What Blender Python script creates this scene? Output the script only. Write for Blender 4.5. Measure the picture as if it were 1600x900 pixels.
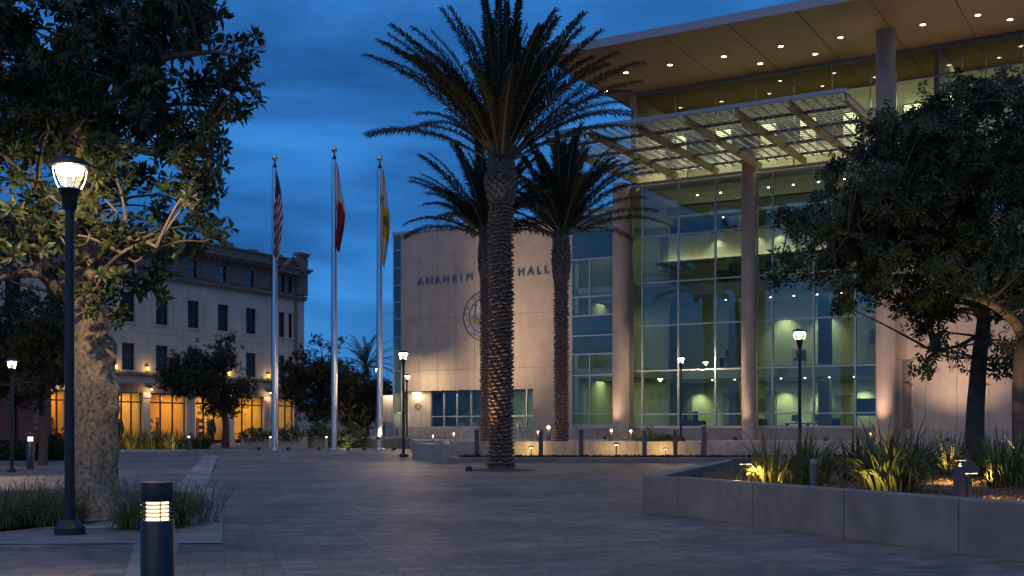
import bpy, bmesh, math, random
import numpy as np
from mathutils import Vector, Matrix, Euler
R = math.radians
rnd = random.Random(7)
for o in list(bpy.data.objects): bpy.data.objects.remove(o)
SC = bpy.context.scene
COL = SC.collection
# ------------------------------------------------------------------ camera
F = 1800.0; EYE = 1.35; HZ = 672.0          # focal length in photo px, eye height, horizon row
cam_d = bpy.data.cameras.new('camera'); cam = bpy.data.objects.new('camera', cam_d); COL.objects.link(cam)
cam.location = (0, 0, EYE); cam.rotation_euler = (R(90), 0, 0)
cam_d.sensor_width = 36; cam_d.lens = 36 * F / 1600; cam_d.shift_y = (HZ - 450) / 1600
cam_d.clip_start = 0.1; cam_d.clip_end = 3000
SC.camera = cam
# ------------------------------------------------------------------ world (dusk)
W = bpy.data.worlds.new('World'); SC.world = W; W.use_nodes = True
nt = W.node_tree; nt.nodes.clear()
def N(t, typ, **kw):
    n = t.nodes.new(typ)
    for k, v in kw.items(): setattr(n, k, v)
    return n
out = N(nt, 'ShaderNodeOutputWorld'); bg = N(nt, 'ShaderNodeBackground')
sky = N(nt, 'ShaderNodeTexSky', sky_type='NISHITA', sun_disc=False)
sky.sun_elevation = R(2.0); sky.sun_rotation = R(200); sky.altitude = 100; sky.ozone_density = 6.0; sky.dust_density = 0.3; sky.air_density = 1.0
tc = N(nt, 'ShaderNodeTexCoord')
mp = N(nt, 'ShaderNodeMapping'); mp.inputs['Scale'].default_value = (1.2, 1.2, 5.5); mp.inputs['Rotation'].default_value = (R(6), R(-10), 0)
nz = N(nt, 'ShaderNodeTexNoise'); nz.inputs['Scale'].default_value = 1.9; nz.inputs['Detail'].default_value = 6; nz.inputs['Roughness'].default_value = 0.5; nz.inputs['Distortion'].default_value = 0.35
rp = N(nt, 'ShaderNodeValToRGB'); rp.color_ramp.elements[0].position = 0.36; rp.color_ramp.elements[0].color = (0.30, 0.32, 0.36, 1)
rp.color_ramp.elements[1].position = 0.64; rp.color_ramp.elements[1].color = (1.25, 1.2, 1.15, 1)
e = rp.color_ramp.elements.new(0.5); e.color = (0.62, 0.65, 0.68, 1)
tint = N(nt, 'ShaderNodeMix', data_type='RGBA', blend_type='MULTIPLY'); tint.inputs[0].default_value = 1
mul = N(nt, 'ShaderNodeMix', data_type='RGBA', blend_type='MULTIPLY'); mul.inputs[0].default_value = 1
blend = N(nt, 'ShaderNodeMix', data_type='RGBA', blend_type='MIX'); blend.inputs[0].default_value = 0.72
blend.inputs[7].default_value = (0.22, 1.22, 3.45, 1)       # dusk blue the thin high cloud carries
nt.links.new(tc.outputs['Generated'], mp.inputs[0]); nt.links.new(mp.outputs[0], nz.inputs['Vector'])
nt.links.new(nz.outputs['Fac'], rp.inputs[0])
nt.links.new(sky.outputs[0], tint.inputs[6]); tint.inputs[7].default_value = (0.55, 0.95, 1.05, 1)
nt.links.new(tint.outputs[2], blend.inputs[6])
nt.links.new(blend.outputs[2], mul.inputs[6]); nt.links.new(rp.outputs[0], mul.inputs[7])
nt.links.new(mul.outputs[2], bg.inputs[0]); bg.inputs[1].default_value = 0.105
nt.links.new(bg.outputs[0], out.inputs[0])
# the last daylight: one very soft low sun behind the clouds
sd = bpy.data.lights.new('sun', 'SUN'); sd.energy = 0.28; sd.angle = R(75); sd.color = (1.0, 0.74, 0.48)
so = bpy.data.objects.new('sun', sd); COL.objects.link(so); so.rotation_euler = (R(38), 0, R(-20))
# ------------------------------------------------------------------ render
SC.view_settings.view_transform = 'Standard'; SC.view_settings.look = 'None'
SC.view_settings.exposure = 1.15; SC.view_settings.gamma = 1
cy = SC.cycles; cy.use_denoising = True; cy.max_bounces = 6; cy.diffuse_bounces = 3; cy.glossy_bounces = 3
cy.transmission_bounces = 4; cy.transparent_max_bounces = 16; cy.sample_clamp_indirect = 3.0; cy.caustics_reflective = False; cy.caustics_refractive = False

# ------------------------------------------------------------------ placing helpers
def G(px, py):                       # ground point seen at a pixel
    Y = F * EYE / (py - HZ); return ((px - 800) / F * Y, Y)
def XY(px, Y): return ((px - 800) / F * Y, Y)
def ZZ(py, Y): return EYE + (HZ - py) / F * Y
class Frame:                         # local frame of a facade: s along it, t inwards
    def __init__(f, px, Y, ux, uy):
        f.P = Vector(((px - 800) / F * Y, Y)); l = math.hypot(ux, uy); f.u = Vector((ux / l, uy / l)); f.v = Vector((-f.u.y, f.u.x))
        f.ang = math.atan2(uy, ux)
    def S(f, px, t=0.0):
        k = (px - 800) / F
        return (k * (f.P.y + t * f.v.y) - f.P.x - t * f.v.x) / (f.u.x - k * f.u.y)
    def Z(f, px, py, t=0.0):
        s = f.S(px, t); Y = f.P.y + s * f.u.y + t * f.v.y; return ZZ(py, Y)
    def W(f, s, t): p = f.P + f.u * s + f.v * t; return (p.x, p.y)
    def L(f, x, y):
        d = Vector((x, y)) - f.P; return (d.dot(f.u), d.dot(f.v))
FA = Frame(615, 69.07, 1.717, -1.0)      # office building
FB = Frame(475, 99.2, 0.5833, 1.0)       # old building

# ------------------------------------------------------------------ mesh builder
class MB:
    def __init__(m): m.v = []; m.f = []
    def add(m, vs, fs):
        b = len(m.v); m.v += [tuple(p) for p in vs]; m.f += [tuple(b + i for i in f) for f in fs]; return m
    def box(m, x0, x1, y0, y1, z0, z1):
        return m.add([(x0,y0,z0),(x1,y0,z0),(x1,y1,z0),(x0,y1,z0),(x0,y0,z1),(x1,y0,z1),(x1,y1,z1),(x0,y1,z1)],
                     [(0,3,2,1),(4,5,6,7),(0,1,5,4),(1,2,6,5),(2,3,7,6),(3,0,4,7)])
    def prism(m, poly, z0, z1):
        n = len(poly); return m.add([(x,y,z0) for x,y in poly] + [(x,y,z1) for x,y in poly],
            [tuple(range(n))[::-1], tuple(range(n, 2*n))] + [(i,(i+1)%n,n+(i+1)%n,n+i) for i in range(n)])
    def lathe(m, prof, n=20, c=(0,0), close=True):
        vs = []; fs = []
        for (r, z) in prof:
            for i in range(n): a = 2*math.pi*i/n; vs.append((c[0]+r*math.cos(a), c[1]+r*math.sin(a), z))
        for j in range(len(prof)-1):
            for i in range(n): a=j*n+i; b=j*n+(i+1)%n; fs.append((a,b,b+n,a+n))
        if close: fs.append(tuple(range(n))[::-1]); fs.append(tuple(range((len(prof)-1)*n, len(prof)*n)))
        return m.add(vs, fs)
    def tube(m, pts, rad, n=8, cap=True):
        pts = [Vector(p) for p in pts]; vs = []; fs = []; prev = None
        for i, p in enumerate(pts):
            d = (pts[min(i+1, len(pts)-1)] - pts[max(i-1, 0)]).normalized()
            ref = prev if prev is not None else (Vector((1,0,0)) if abs(d.x) < .8 else Vector((0,1,0)))
            a = (ref - d * ref.dot(d)).normalized(); b = d.cross(a); prev = a
            r = rad[i] if isinstance(rad, (list, tuple)) else rad
            for k in range(n): t = 2*math.pi*k/n; vs.append(p + a*(r*math.cos(t)) + b*(r*math.sin(t)))
        for j in range(len(pts)-1):
            for i in range(n): a=j*n+i; b=j*n+(i+1)%n; fs.append((a,b,b+n,a+n))
        if cap: fs.append(tuple(range(n))[::-1]); fs.append(tuple(range((len(pts)-1)*n, len(pts)*n)))
        return m.add(vs, fs)
    def bar(m, p0, p1, w, h):           # box-section bar with h vertical
        p0 = Vector(p0); p1 = Vector(p1); d = (p1-p0).normalized(); s = d.cross(Vector((0,0,1)))
        s = s.normalized() if s.length > .01 else Vector((1,0,0)); u = s.cross(d)
        a = s*(w/2); b = u*(h/2)
        return m.add([p0-a-b,p0+a-b,p0+a+b,p0-a+b,p1-a-b,p1+a-b,p1+a+b,p1-a+b],
                     [(0,1,2,3),(7,6,5,4),(0,4,5,1),(1,5,6,2),(2,6,7,3),(3,7,4,0)])
    def build(m, name, mat, parent=None, smooth=False, bevel=0, recalc=True, label=None):
        me = bpy.data.meshes.new(name); me.from_pydata(m.v, [], m.f)
        if recalc:
            bm = bmesh.new(); bm.from_mesh(me); bmesh.ops.recalc_face_normals(bm, faces=bm.faces); bm.to_mesh(me); bm.free()
        if mat: me.materials.append(mat)
        if smooth: me.polygons.foreach_set('use_smooth', [True]*len(me.polygons))
        o = bpy.data.objects.new(name, me); COL.objects.link(o)
        if parent: o.parent = parent
        if bevel:
            b = o.modifiers.new('bevel', 'BEVEL'); b.width = bevel; b.segments = 2; b.limit_method = 'ANGLE'; b.angle_limit = R(40)
        if smooth and not bevel:
            es = o.modifiers.new('split', 'EDGE_SPLIT'); es.split_angle = R(40)
        if label: o['label'] = label
        return o
def npmesh(name, V, Fc, mat, parent=None):
    me = bpy.data.meshes.new(name); me.from_pydata(V.tolist(), [], Fc.tolist()); me.materials.append(mat)
    o = bpy.data.objects.new(name, me); COL.objects.link(o)
    if parent: o.parent = parent
    return o
def tag(o, label, cat=None, group=None, kind=None):
    if label: o['label'] = label
    if cat: o['category'] = cat
    if group: o['group'] = group
    if kind: o['kind'] = kind
    return o
def thing(name, label, cat, loc=(0,0,0), rz=0, group=None, scale=1.0):
    o = bpy.data.objects.new(name, None); COL.objects.link(o); o.location = loc; o.rotation_euler = (0,0,rz); o.scale = (scale,)*3
    o.empty_display_size = .1
    return tag(o, label, cat, group)
def copy_thing(root, loc, label, rz=None, scale=None, group=None):
    m = {}
    r = root.copy(); COL.objects.link(r); r.location = loc; r['label'] = label
    if group: r['group'] = group
    if rz is not None: r.rotation_euler = (0,0,rz)
    if scale is not None: r.scale = (scale,)*3
    def rec(src, dst):
        for ch in src.children:
            c = ch.copy(); COL.objects.link(c); c.parent = dst; rec(ch, c)
    rec(root, r); return r
# ------------------------------------------------------------------ materials
def mat(name, col, rough=.7, metal=0, spec=.5, noise=0, nscale=5, bump=0, bscale=40, emit=None, estr=0, col2=None, dirt=0):
    m = bpy.data.materials.new(name); m.use_nodes = True; t = m.node_tree; p = t.nodes['Principled BSDF']
    p.inputs['Base Color'].default_value = (*col, 1); p.inputs['Roughness'].default_value = rough; p.inputs['Metallic'].default_value = metal
    p.inputs['Specular IOR Level'].default_value = spec
    if emit: p.inputs['Emission Color'].default_value = (*emit, 1); p.inputs['Emission Strength'].default_value = estr
    tcn = N(t, 'ShaderNodeTexCoord')
    if noise or col2:
        n = N(t, 'ShaderNodeTexNoise'); n.inputs['Scale'].default_value = nscale; n.inputs['Detail'].default_value = 6; n.inputs['Roughness'].default_value = .65
        t.links.new(tcn.outputs['Object'], n.inputs['Vector'])
        r = N(t, 'ShaderNodeValToRGB'); r.color_ramp.elements[0].position = .32; r.color_ramp.elements[1].position = .68
        c2 = col2 if col2 else tuple(c*(1-noise) for c in col)
        c1 = col if col2 else tuple(min(1, c*(1+noise*.5)) for c in col)
        r.color_ramp.elements[0].color = (*c2, 1); r.color_ramp.elements[1].color = (*c1, 1)
        t.links.new(n.outputs['Fac'], r.inputs[0]); t.links.new(r.outputs[0], p.inputs['Base Color'])
    if bump:
        n2 = N(t, 'ShaderNodeTexNoise'); n2.inputs['Scale'].default_value = bscale; n2.inputs['Detail'].default_value = 4
        t.links.new(tcn.outputs['Object'], n2.inputs['Vector'])
        b = N(t, 'ShaderNodeBump'); b.inputs['Strength'].default_value = bump; b.inputs['Distance'].default_value = .02
        t.links.new(n2.outputs['Fac'], b.inputs['Height']); t.links.new(b.outputs[0], p.inputs['Normal'])
    return m
def emis(name, col, s):
    m = bpy.data.materials.new(name); m.use_nodes = True; t = m.node_tree; t.nodes.clear()
    o = N(t, 'ShaderNodeOutputMaterial'); e = N(t, 'ShaderNodeEmission'); e.inputs[0].default_value = (*col, 1); e.inputs[1].default_value = s
    t.links.new(e.outputs[0], o.inputs[0]); return m
def glass(name, tintc, boost=1.6, base=.04, rough=.01, ripple=0.0):
    m = bpy.data.materials.new(name); m.use_nodes = True; t = m.node_tree; t.nodes.clear()
    o = N(t, 'ShaderNodeOutputMaterial'); tr = N(t, 'ShaderNodeBsdfTransparent'); tr.inputs[0].default_value = (*tintc, 1)
    gl = N(t, 'ShaderNodeBsdfGlossy'); gl.inputs['Roughness'].default_value = rough; gl.inputs[0].default_value = (.80,.90,.92,1)
    fr = N(t, 'ShaderNodeFresnel'); fr.inputs[0].default_value = 1.5
    ma = N(t, 'ShaderNodeMath', operation='MULTIPLY_ADD', use_clamp=True); ma.inputs[1].default_value = boost; ma.inputs[2].default_value = base
    mx = N(t, 'ShaderNodeMixShader'); t.links.new(fr.outputs[0], ma.inputs[0])
    ge = N(t, 'ShaderNodeNewGeometry'); inv = N(t, 'ShaderNodeMath', operation='SUBTRACT'); inv.inputs[0].default_value = 1; t.links.new(ge.outputs['Backfacing'], inv.inputs[1])
    m2 = N(t, 'ShaderNodeMath', operation='MULTIPLY'); t.links.new(ma.outputs[0], m2.inputs[0]); t.links.new(inv.outputs[0], m2.inputs[1]); t.links.new(m2.outputs[0], mx.inputs[0])
    t.links.new(tr.outputs[0], mx.inputs[1]); t.links.new(gl.outputs[0], mx.inputs[2]); t.links.new(mx.outputs[0], o.inputs[0])
    if ripple:
        tcn = N(t, 'ShaderNodeTexCoord'); n2 = N(t, 'ShaderNodeTexNoise'); n2.inputs['Scale'].default_value = .6
        t.links.new(tcn.outputs['Object'], n2.inputs['Vector'])
        b = N(t, 'ShaderNodeBump'); b.inputs['Strength'].default_value = ripple; b.inputs['Distance'].default_value = .05
        t.links.new(n2.outputs['Fac'], b.inputs['Height']); t.links.new(b.outputs[0], gl.inputs['Normal'])
    return m
def leafmat(name, c1, c2, rough=.42, trans=.25, spec=.5):
    m = bpy.data.materials.new(name); m.use_nodes = True; t = m.node_tree; p = t.nodes['Principled BSDF']; o = t.nodes['Material Output']
    g = N(t, 'ShaderNodeNewGeometry'); r = N(t, 'ShaderNodeValToRGB'); r.color_ramp.elements[0].color = (*c1,1); r.color_ramp.elements[1].color = (*c2,1)
    t.links.new(g.outputs['Random Per Island'], r.inputs[0]); t.links.new(r.outputs[0], p.inputs['Base Color'])
    p.inputs['Roughness'].default_value = rough; p.inputs['Specular IOR Level'].default_value = spec
    tl = N(t, 'ShaderNodeBsdfTranslucent'); t.links.new(r.outputs[0], tl.inputs[0]); mx = N(t, 'ShaderNodeMixShader'); mx.inputs[0].default_value = trans
    t.links.new(p.outputs[0], mx.inputs[1]); t.links.new(tl.outputs[0], mx.inputs[2]); t.links.new(mx.outputs[0], o.inputs[0])
    return m
WARM = (1.0, .62, .30); LAMPW = (1.0, .74, .46)
M = {}
M['stone'] = mat('tan_stone_panels', (.40,.335,.28), .75, noise=.14, nscale=1.2, bump=.15, bscale=60)
M['stone_joint'] = mat('panel_joint', (.13,.11,.10), .9)
M['conc'] = mat('precast_concrete', (.34,.31,.30), .85, noise=.22, nscale=3, bump=.25, bscale=50)
M['conc_dark'] = mat('planter_concrete', (.23,.215,.21), .85, noise=.24, nscale=2.2, bump=.4, bscale=70)
M['soffit'] = mat('tan_soffit_panel', (.31,.215,.12), .6, noise=.15, nscale=.35)
M['alu'] = mat('painted_aluminium', (.42,.45,.50), .38, metal=.6)
M['alu_blue'] = mat('grey_steel', (.26,.28,.32), .45, metal=.5)
M['beam'] = mat('tan_canopy_beam', (.25,.19,.10), .55)
M['blade'] = mat('louvre_metal', (.25,.235,.24), .45, metal=.4)
M['dark'] = mat('dark_frame', (.02,.018,.018), .4)
M['glass'] = glass('clear_glass', (.80,.93,.91), 1.3, .06, .006, .06)
M['glass_cl'] = glass('clerestory_glass', (.80,.86,.80), .9, .03, .02)
M['glass_shop'] = glass('shop_glass', (.95,.92,.86), .6, .0)
M['glass_dark'] = mat('dark_window_glass', (.006,.008,.011), .12, spec=.35)
M['spandrel'] = mat('blue_spandrel_glass', (.035,.10,.15), .12, spec=.8)
M['int_wall'] = mat('interior_wall', (.44,.44,.32), .8)
M['int_dark'] = mat('interior_dark_wall', (.13,.13,.10), .7)
M['int_pale'] = mat('upper_room_wall', (.55,.52,.44), .8)
M['int_slab'] = mat('interior_slab', (.34,.34,.30), .8)
M['int_warm'] = mat('shop_wall', (.66,.52,.24), .8, noise=.25, nscale=1.2)
M['int_red'] = mat('shop_orange_wall', (.64,.40,.14), .8)
M['cream'] = mat('cream_stucco', (.50,.445,.385), .85, noise=.16, nscale=.8, bump=.15, bscale=20)
M['brownstone'] = mat('brown_stone', (.20,.155,.13), .85, noise=.25, nscale=1.6, bump=.4, bscale=12)
M['maroon'] = mat('maroon_plaster', (.13,.06,.055), .8, noise=.2)
M['black'] = mat('black_painted_metal', (.018,.020,.024), .38, spec=.5, bump=.05, bscale=80)
M['grey_post'] = mat('grey_painted_steel', (.07,.075,.09), .45)
M['pole'] = mat('brushed_aluminium_pole', (.62,.64,.68), .28, metal=1)
M['gold'] = mat('gilt_ball', (.75,.62,.38), .2, metal=1)
M['lens'] = emis('lamp_lens', (1.0,.80,.52), 18)
M['lens_soft'] = emis('bollard_tube', (1.0,.72,.38), 2.4)
M['down'] = emis('downlight_lens', (1.0,.84,.58), 12)
M['amber'] = emis('amber_lantern_glass', (1.0,.50,.08), 1.6)
M['rib'] = mat('lamp_cage', (.75,.70,.62), .3, metal=.2)
M['soil'] = mat('mulch', (.10,.062,.035), .95, noise=.5, nscale=14, bump=1.0, bscale=30)
M['bark_pale'] = None
M['limb'] = mat('grey_brown_limb', (.16,.125,.095), .85, noise=.35, nscale=6, bump=.6, bscale=22)
M['trunk_dark'] = mat('dark_trunk', (.07,.058,.052), .9, noise=.4, nscale=7, bump=.7, bscale=18)
M['palm_trunk'] = mat('palm_trunk_fibre', (.115,.085,.07), .9, noise=.5, nscale=9, bump=.8, bscale=30)
M['boot'] = mat('palm_leaf_base', (.19,.14,.11), .75, noise=.5, nscale=5, bump=.6, bscale=25)
M['frond'] = leafmat('palm_leaflet', (.012,.022,.016), (.034,.046,.026), .55, .10, .3)
M['rachis'] = mat('palm_rachis', (.13,.12,.07), .6)
M['leaf_m'] = leafmat('broad_leaf', (.018,.030,.011), (.052,.068,.020), .45, .15, .3)
M['leaf_r'] = leafmat('small_leaf', (.014,.028,.011), (.045,.064,.020), .48, .14, .3)
M['leaf_far'] = leafmat('distant_leaf', (.008,.014,.008), (.024,.032,.014), .7, .08, .2)
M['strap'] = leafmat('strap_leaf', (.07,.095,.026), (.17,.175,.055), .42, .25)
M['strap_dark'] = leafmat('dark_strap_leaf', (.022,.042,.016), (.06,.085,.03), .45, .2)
M['fern'] = leafmat('feathery_leaf', (.08,.10,.035), (.19,.19,.08), .7, .25)
M['twig'] = mat('dry_twig', (.14,.12,.10), .9)
def streaks(m, lo=.62, sx=5, sz=.35, spots=True):
    t = m.node_tree; p = t.nodes['Principled BSDF']; src = p.inputs['Base Color'].links[0].from_socket
    tcn = N(t,'ShaderNodeTexCoord'); mpn = N(t,'ShaderNodeMapping'); mpn.inputs['Scale'].default_value = (sx,sx,sz); t.links.new(tcn.outputs['Object'], mpn.inputs[0])
    n = N(t,'ShaderNodeTexNoise'); n.inputs['Scale'].default_value = 1.0; n.inputs['Detail'].default_value = 6; n.inputs['Roughness'].default_value = .65; t.links.new(mpn.outputs[0], n.inputs['Vector'])
    r = N(t,'ShaderNodeValToRGB'); r.color_ramp.elements[0].position = .34; r.color_ramp.elements[0].color = (lo,lo,lo,1); r.color_ramp.elements[1].position = .6; r.color_ramp.elements[1].color = (1.05,1.05,1.05,1)
    t.links.new(n.outputs['Fac'], r.inputs[0]); mx = N(t,'ShaderNodeMix', data_type='RGBA', blend_type='MULTIPLY'); mx.inputs[0].default_value = 1
    t.links.new(src, mx.inputs[6]); t.links.new(r.outputs[0], mx.inputs[7])
    n5 = N(t,'ShaderNodeTexNoise'); n5.inputs['Scale'].default_value = 38; n5.inputs['Detail'].default_value = 2; t.links.new(tcn.outputs['Object'], n5.inputs['Vector'])
    r5 = N(t,'ShaderNodeValToRGB'); r5.color_ramp.elements[0].position = .30; r5.color_ramp.elements[0].color = (.55,.55,.55,1); r5.color_ramp.elements[1].position = .38; t.links.new(n5.outputs['Fac'], r5.inputs[0])
    m2 = N(t,'ShaderNodeMix', data_type='RGBA', blend_type='MULTIPLY'); m2.inputs[0].default_value = 1; t.links.new(mx.outputs[2], m2.inputs[6]); t.links.new(r5.outputs[0], m2.inputs[7]); t.links.new(m2.outputs[2], p.inputs['Base Color'])
for k_ in ('conc', 'cream', 'brownstone'): streaks(M[k_], .82)
streaks(M['conc_dark'], .86, 1.6, .7)
streaks(M['stone'], .94, 3, .3)
def bark():
    m = bpy.data.materials.new('mottled_pale_bark'); m.use_nodes = True; t = m.node_tree; p = t.nodes['Principled BSDF']
    tcn = N(t,'ShaderNodeTexCoord'); mpn = N(t,'ShaderNodeMapping'); mpn.inputs['Scale'].default_value = (1.7,1.7,1.2)
    t.links.new(tcn.outputs['Object'], mpn.inputs[0])
    n = N(t,'ShaderNodeTexNoise'); n.inputs['Scale'].default_value = 11; n.inputs['Detail'].default_value = 9; n.inputs['Roughness'].default_value = .78
    n2 = N(t,'ShaderNodeTexNoise'); n2.inputs['Scale'].default_value = 2.2; n2.inputs['Detail'].default_value = 3
    v = N(t,'ShaderNodeTexVoronoi', feature='DISTANCE_TO_EDGE'); v.inputs['Scale'].default_value = 7
    for a in (n, n2, v): t.links.new(mpn.outputs[0], a.inputs['Vector'])
    r = N(t,'ShaderNodeValToRGB'); el = r.color_ramp.elements; el[0].position = .36; el[0].color = (.08,.05,.035,1); el[1].position = .55; el[1].color = (.52,.39,.26,1)
    e = el.new(.44); e.color = (.22,.165,.11,1); e = el.new(.78); e.color = (.46,.39,.29,1)
    t.links.new(n.outputs['Fac'], r.inputs[0])
    mx = N(t,'ShaderNodeMix', data_type='RGBA', blend_type='MULTIPLY'); r2 = N(t,'ShaderNodeValToRGB')
    r2.color_ramp.elements[0].position = .3; r2.color_ramp.elements[0].color = (.86,.83,.80,1); r2.color_ramp.elements[1].position = .6
    t.links.new(n2.outputs['Fac'], r2.inputs[0]); mx.inputs[0].default_value = 1
    t.links.new(r.outputs[0], mx.inputs[6]); t.links.new(r2.outputs[0], mx.inputs[7]); t.links.new(mx.outputs[2], p.inputs['Base Color'])
    p.inputs['Roughness'].default_value = .9
    ad = N(t,'ShaderNodeMath', operation='ADD'); t.links.new(n.outputs['Fac'], ad.inputs[0]); t.links.new(n2.outputs['Fac'], ad.inputs[1])
    b = N(t,'ShaderNodeBump'); b.inputs['Strength'].default_value = .9; b.inputs['Distance'].default_value = .05
    t.links.new(ad.outputs[0], b.inputs['Height']); t.links.new(b.outputs[0], p.inputs['Normal']); return m
M['bark_pale'] = bark()
def paver(name, cols, bw, bh, ang, mortar=.006, mcol=(.07,.065,.065), rough=.6, off=.5):
    m = bpy.data.materials.new(name); m.use_nodes = True; t = m.node_tree; p = t.nodes['Principled BSDF']
    tcn = N(t,'ShaderNodeTexCoord'); mpn = N(t,'ShaderNodeMapping'); mpn.inputs['Rotation'].default_value = (0,0,ang)
    t.links.new(tcn.outputs['Object'], mpn.inputs[0])
    b = N(t,'ShaderNodeTexBrick'); b.offset = off; b.inputs['Scale'].default_value = 1; b.inputs['Brick Width'].default_value = bw; b.inputs['Row Height'].default_value = bh
    b.inputs['Mortar Size'].default_value = mortar; b.inputs['Mortar Smooth'].default_value = .3; b.inputs['Bias'].default_value = 0
    b.inputs['Color1'].default_value = (*cols[0],1); b.inputs['Color2'].default_value = (*cols[1],1); b.inputs['Mortar'].default_value = (*mcol,1)
    t.links.new(mpn.outputs[0], b.inputs['Vector'])
    n = N(t,'ShaderNodeTexNoise'); n.inputs['Scale'].default_value = .35; n.inputs['Detail'].default_value = 7; n.inputs['Roughness'].default_value = .6
    t.links.new(tcn.outputs['Object'], n.inputs['Vector'])
    r = N(t,'ShaderNodeValToRGB'); r.color_ramp.elements[0].position = .3; r.color_ramp.elements[0].color = (.42,.43,.46,1); r.color_ramp.elements[1].position = .68; r.color_ramp.elements[1].color = (1.3,1.22,1.16,1)
    t.links.new(n.outputs['Fac'], r.inputs[0])
    mx = N(t,'ShaderNodeMix', data_type='RGBA', blend_type='MULTIPLY'); mx.inputs[0].default_value = 1
    t.links.new(b.outputs['Color'], mx.inputs[6]); t.links.new(r.outputs[0], mx.inputs[7]); t.links.new(mx.outputs[2], p.inputs['Base Color'])
    n6 = N(t,'ShaderNodeTexNoise'); n6.inputs['Scale'].default_value = 2.6; n6.inputs['Detail'].default_value = 8; n6.inputs['Roughness'].default_value = .7; t.links.new(tcn.outputs['Object'], n6.inputs['Vector'])
    r6 = N(t,'ShaderNodeValToRGB'); r6.color_ramp.elements[0].position = .36; r6.color_ramp.elements[0].color = (.72,.72,.72,1); r6.color_ramp.elements[1].position = .52; r6.color_ramp.elements[1].color = (1,1,1,1); t.links.new(n6.outputs['Fac'], r6.inputs[0])
    mx6 = N(t,'ShaderNodeMix', data_type='RGBA', blend_type='MULTIPLY'); mx6.inputs[0].default_value = 1; t.links.new(mx.outputs[2], mx6.inputs[6]); t.links.new(r6.outputs[0], mx6.inputs[7]); t.links.new(mx6.outputs[2], p.inputs['Base Color'])
    n3 = N(t,'ShaderNodeTexNoise'); n3.inputs['Scale'].default_value = 3; n3.inputs['Detail'].default_value = 5; t.links.new(tcn.outputs['Object'], n3.inputs['Vector'])
    mr = N(t,'ShaderNodeMapRange'); mr.inputs['To Min'].default_value = rough-.14; mr.inputs['To Max'].default_value = rough+.2
    t.links.new(n3.outputs['Fac'], mr.inputs[0]); t.links.new(mr.outputs[0], p.inputs['Roughness'])
    bp = N(t,'ShaderNodeBump'); bp.inputs['Strength'].default_value = .5; bp.inputs['Distance'].default_value = .006; bp.invert = True
    t.links.new(b.outputs['Fac'], bp.inputs['Height'])
    n4 = N(t,'ShaderNodeTexNoise'); n4.inputs['Scale'].default_value = 45; t.links.new(tcn.outputs['Object'], n4.inputs['Vector'])
    b2 = N(t,'ShaderNodeBump'); b2.inputs['Strength'].default_value = .25; b2.inputs['Distance'].default_value = .004
    t.links.new(n4.outputs['Fac'], b2.inputs['Height']); t.links.new(bp.outputs[0], b2.inputs['Normal']); t.links.new(b2.outputs[0], p.inputs['Normal'])
    return m
M['paver'] = paver('brick_pavers', ((.235,.19,.175),(.125,.112,.112)), .36, .22, R(-14), .009)
M['paver_l'] = paver('grey_block_pavers', ((.24,.20,.185),(.12,.107,.107)), .60, .40, R(0), .014)
M['band'] = paver('pale_band_slabs', ((.30,.29,.28),(.25,.24,.24)), 1.2, .6, R(-14), .008)
M['pave_far'] = paver('far_paving', ((.25,.23,.22),(.20,.185,.18)), .6, .3, R(59.8))

def point(name, loc, col, power, size=.08, parent=None, spot=None, rot=None, blend=.6, radius=None):
    l = bpy.data.lights.new(name, 'SPOT' if spot else 'POINT'); l.energy = power; l.color = col; l.shadow_soft_size = size
    if spot: l.spot_size = spot; l.spot_blend = blend
    o = bpy.data.objects.new(name, l); COL.objects.link(o); o.location = loc
    if rot is not None: o.rotation_euler = rot
    if parent: o.parent = parent
    return o
def aim(o, target):
    d = Vector(target) - o.location; o.rotation_euler = d.to_track_quat('-Z', 'Y').to_euler()
def area(name, loc, rot, sx, sy, col, power, parent=None):
    l = bpy.data.lights.new(name, 'AREA'); l.shape = 'RECTANGLE'; l.size = sx; l.size_y = sy; l.energy = power; l.color = col
    o = bpy.data.objects.new(name, l); COL.objects.link(o); o.location = loc; o.rotation_euler = rot
    if parent: o.parent = parent
    return o
# ================================================================== GROUND
def gz(Y): return 0.0 if Y < 42 else (.32*(Y-42)/18 if Y < 60 else .32)
def GG(px, py):
    lo, hi = 3.0, 400.0
    for _ in range(60):
        mid = (lo+hi)/2
        if (EYE-gz(mid))*F/mid > py-HZ: lo = mid
        else: hi = mid
    return XY(px, lo)
def sheet(name, m, xs, ys, dz, kind='structure'):
    b = MB(); vs = []
    for y in ys:
        for x in xs: vs.append((x, y, gz(y)+dz))
    n = len(xs); b.add(vs, [(j*n+i, j*n+i+1, (j+1)*n+i+1, (j+1)*n+i) for j in range(len(ys)-1) for i in range(n-1)])
    o = b.build(name, m); o['kind'] = kind; return o
sheet('ground', M['paver'], [-1500, -60, 60, 1500], [-40, 0, 42, 60, 140, 1800], 0)
def flat(name, m, pxs, dz, kind='structure', label=None):
    P = [GG(*p) if len(p) == 2 else (p[0], p[1]) for p in pxs]
    b = MB(); b.add([(x, y, gz(y)+dz) for x, y in P], [tuple(range(len(P)))]); o = b.build(name, m); o['kind'] = kind; return o
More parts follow.
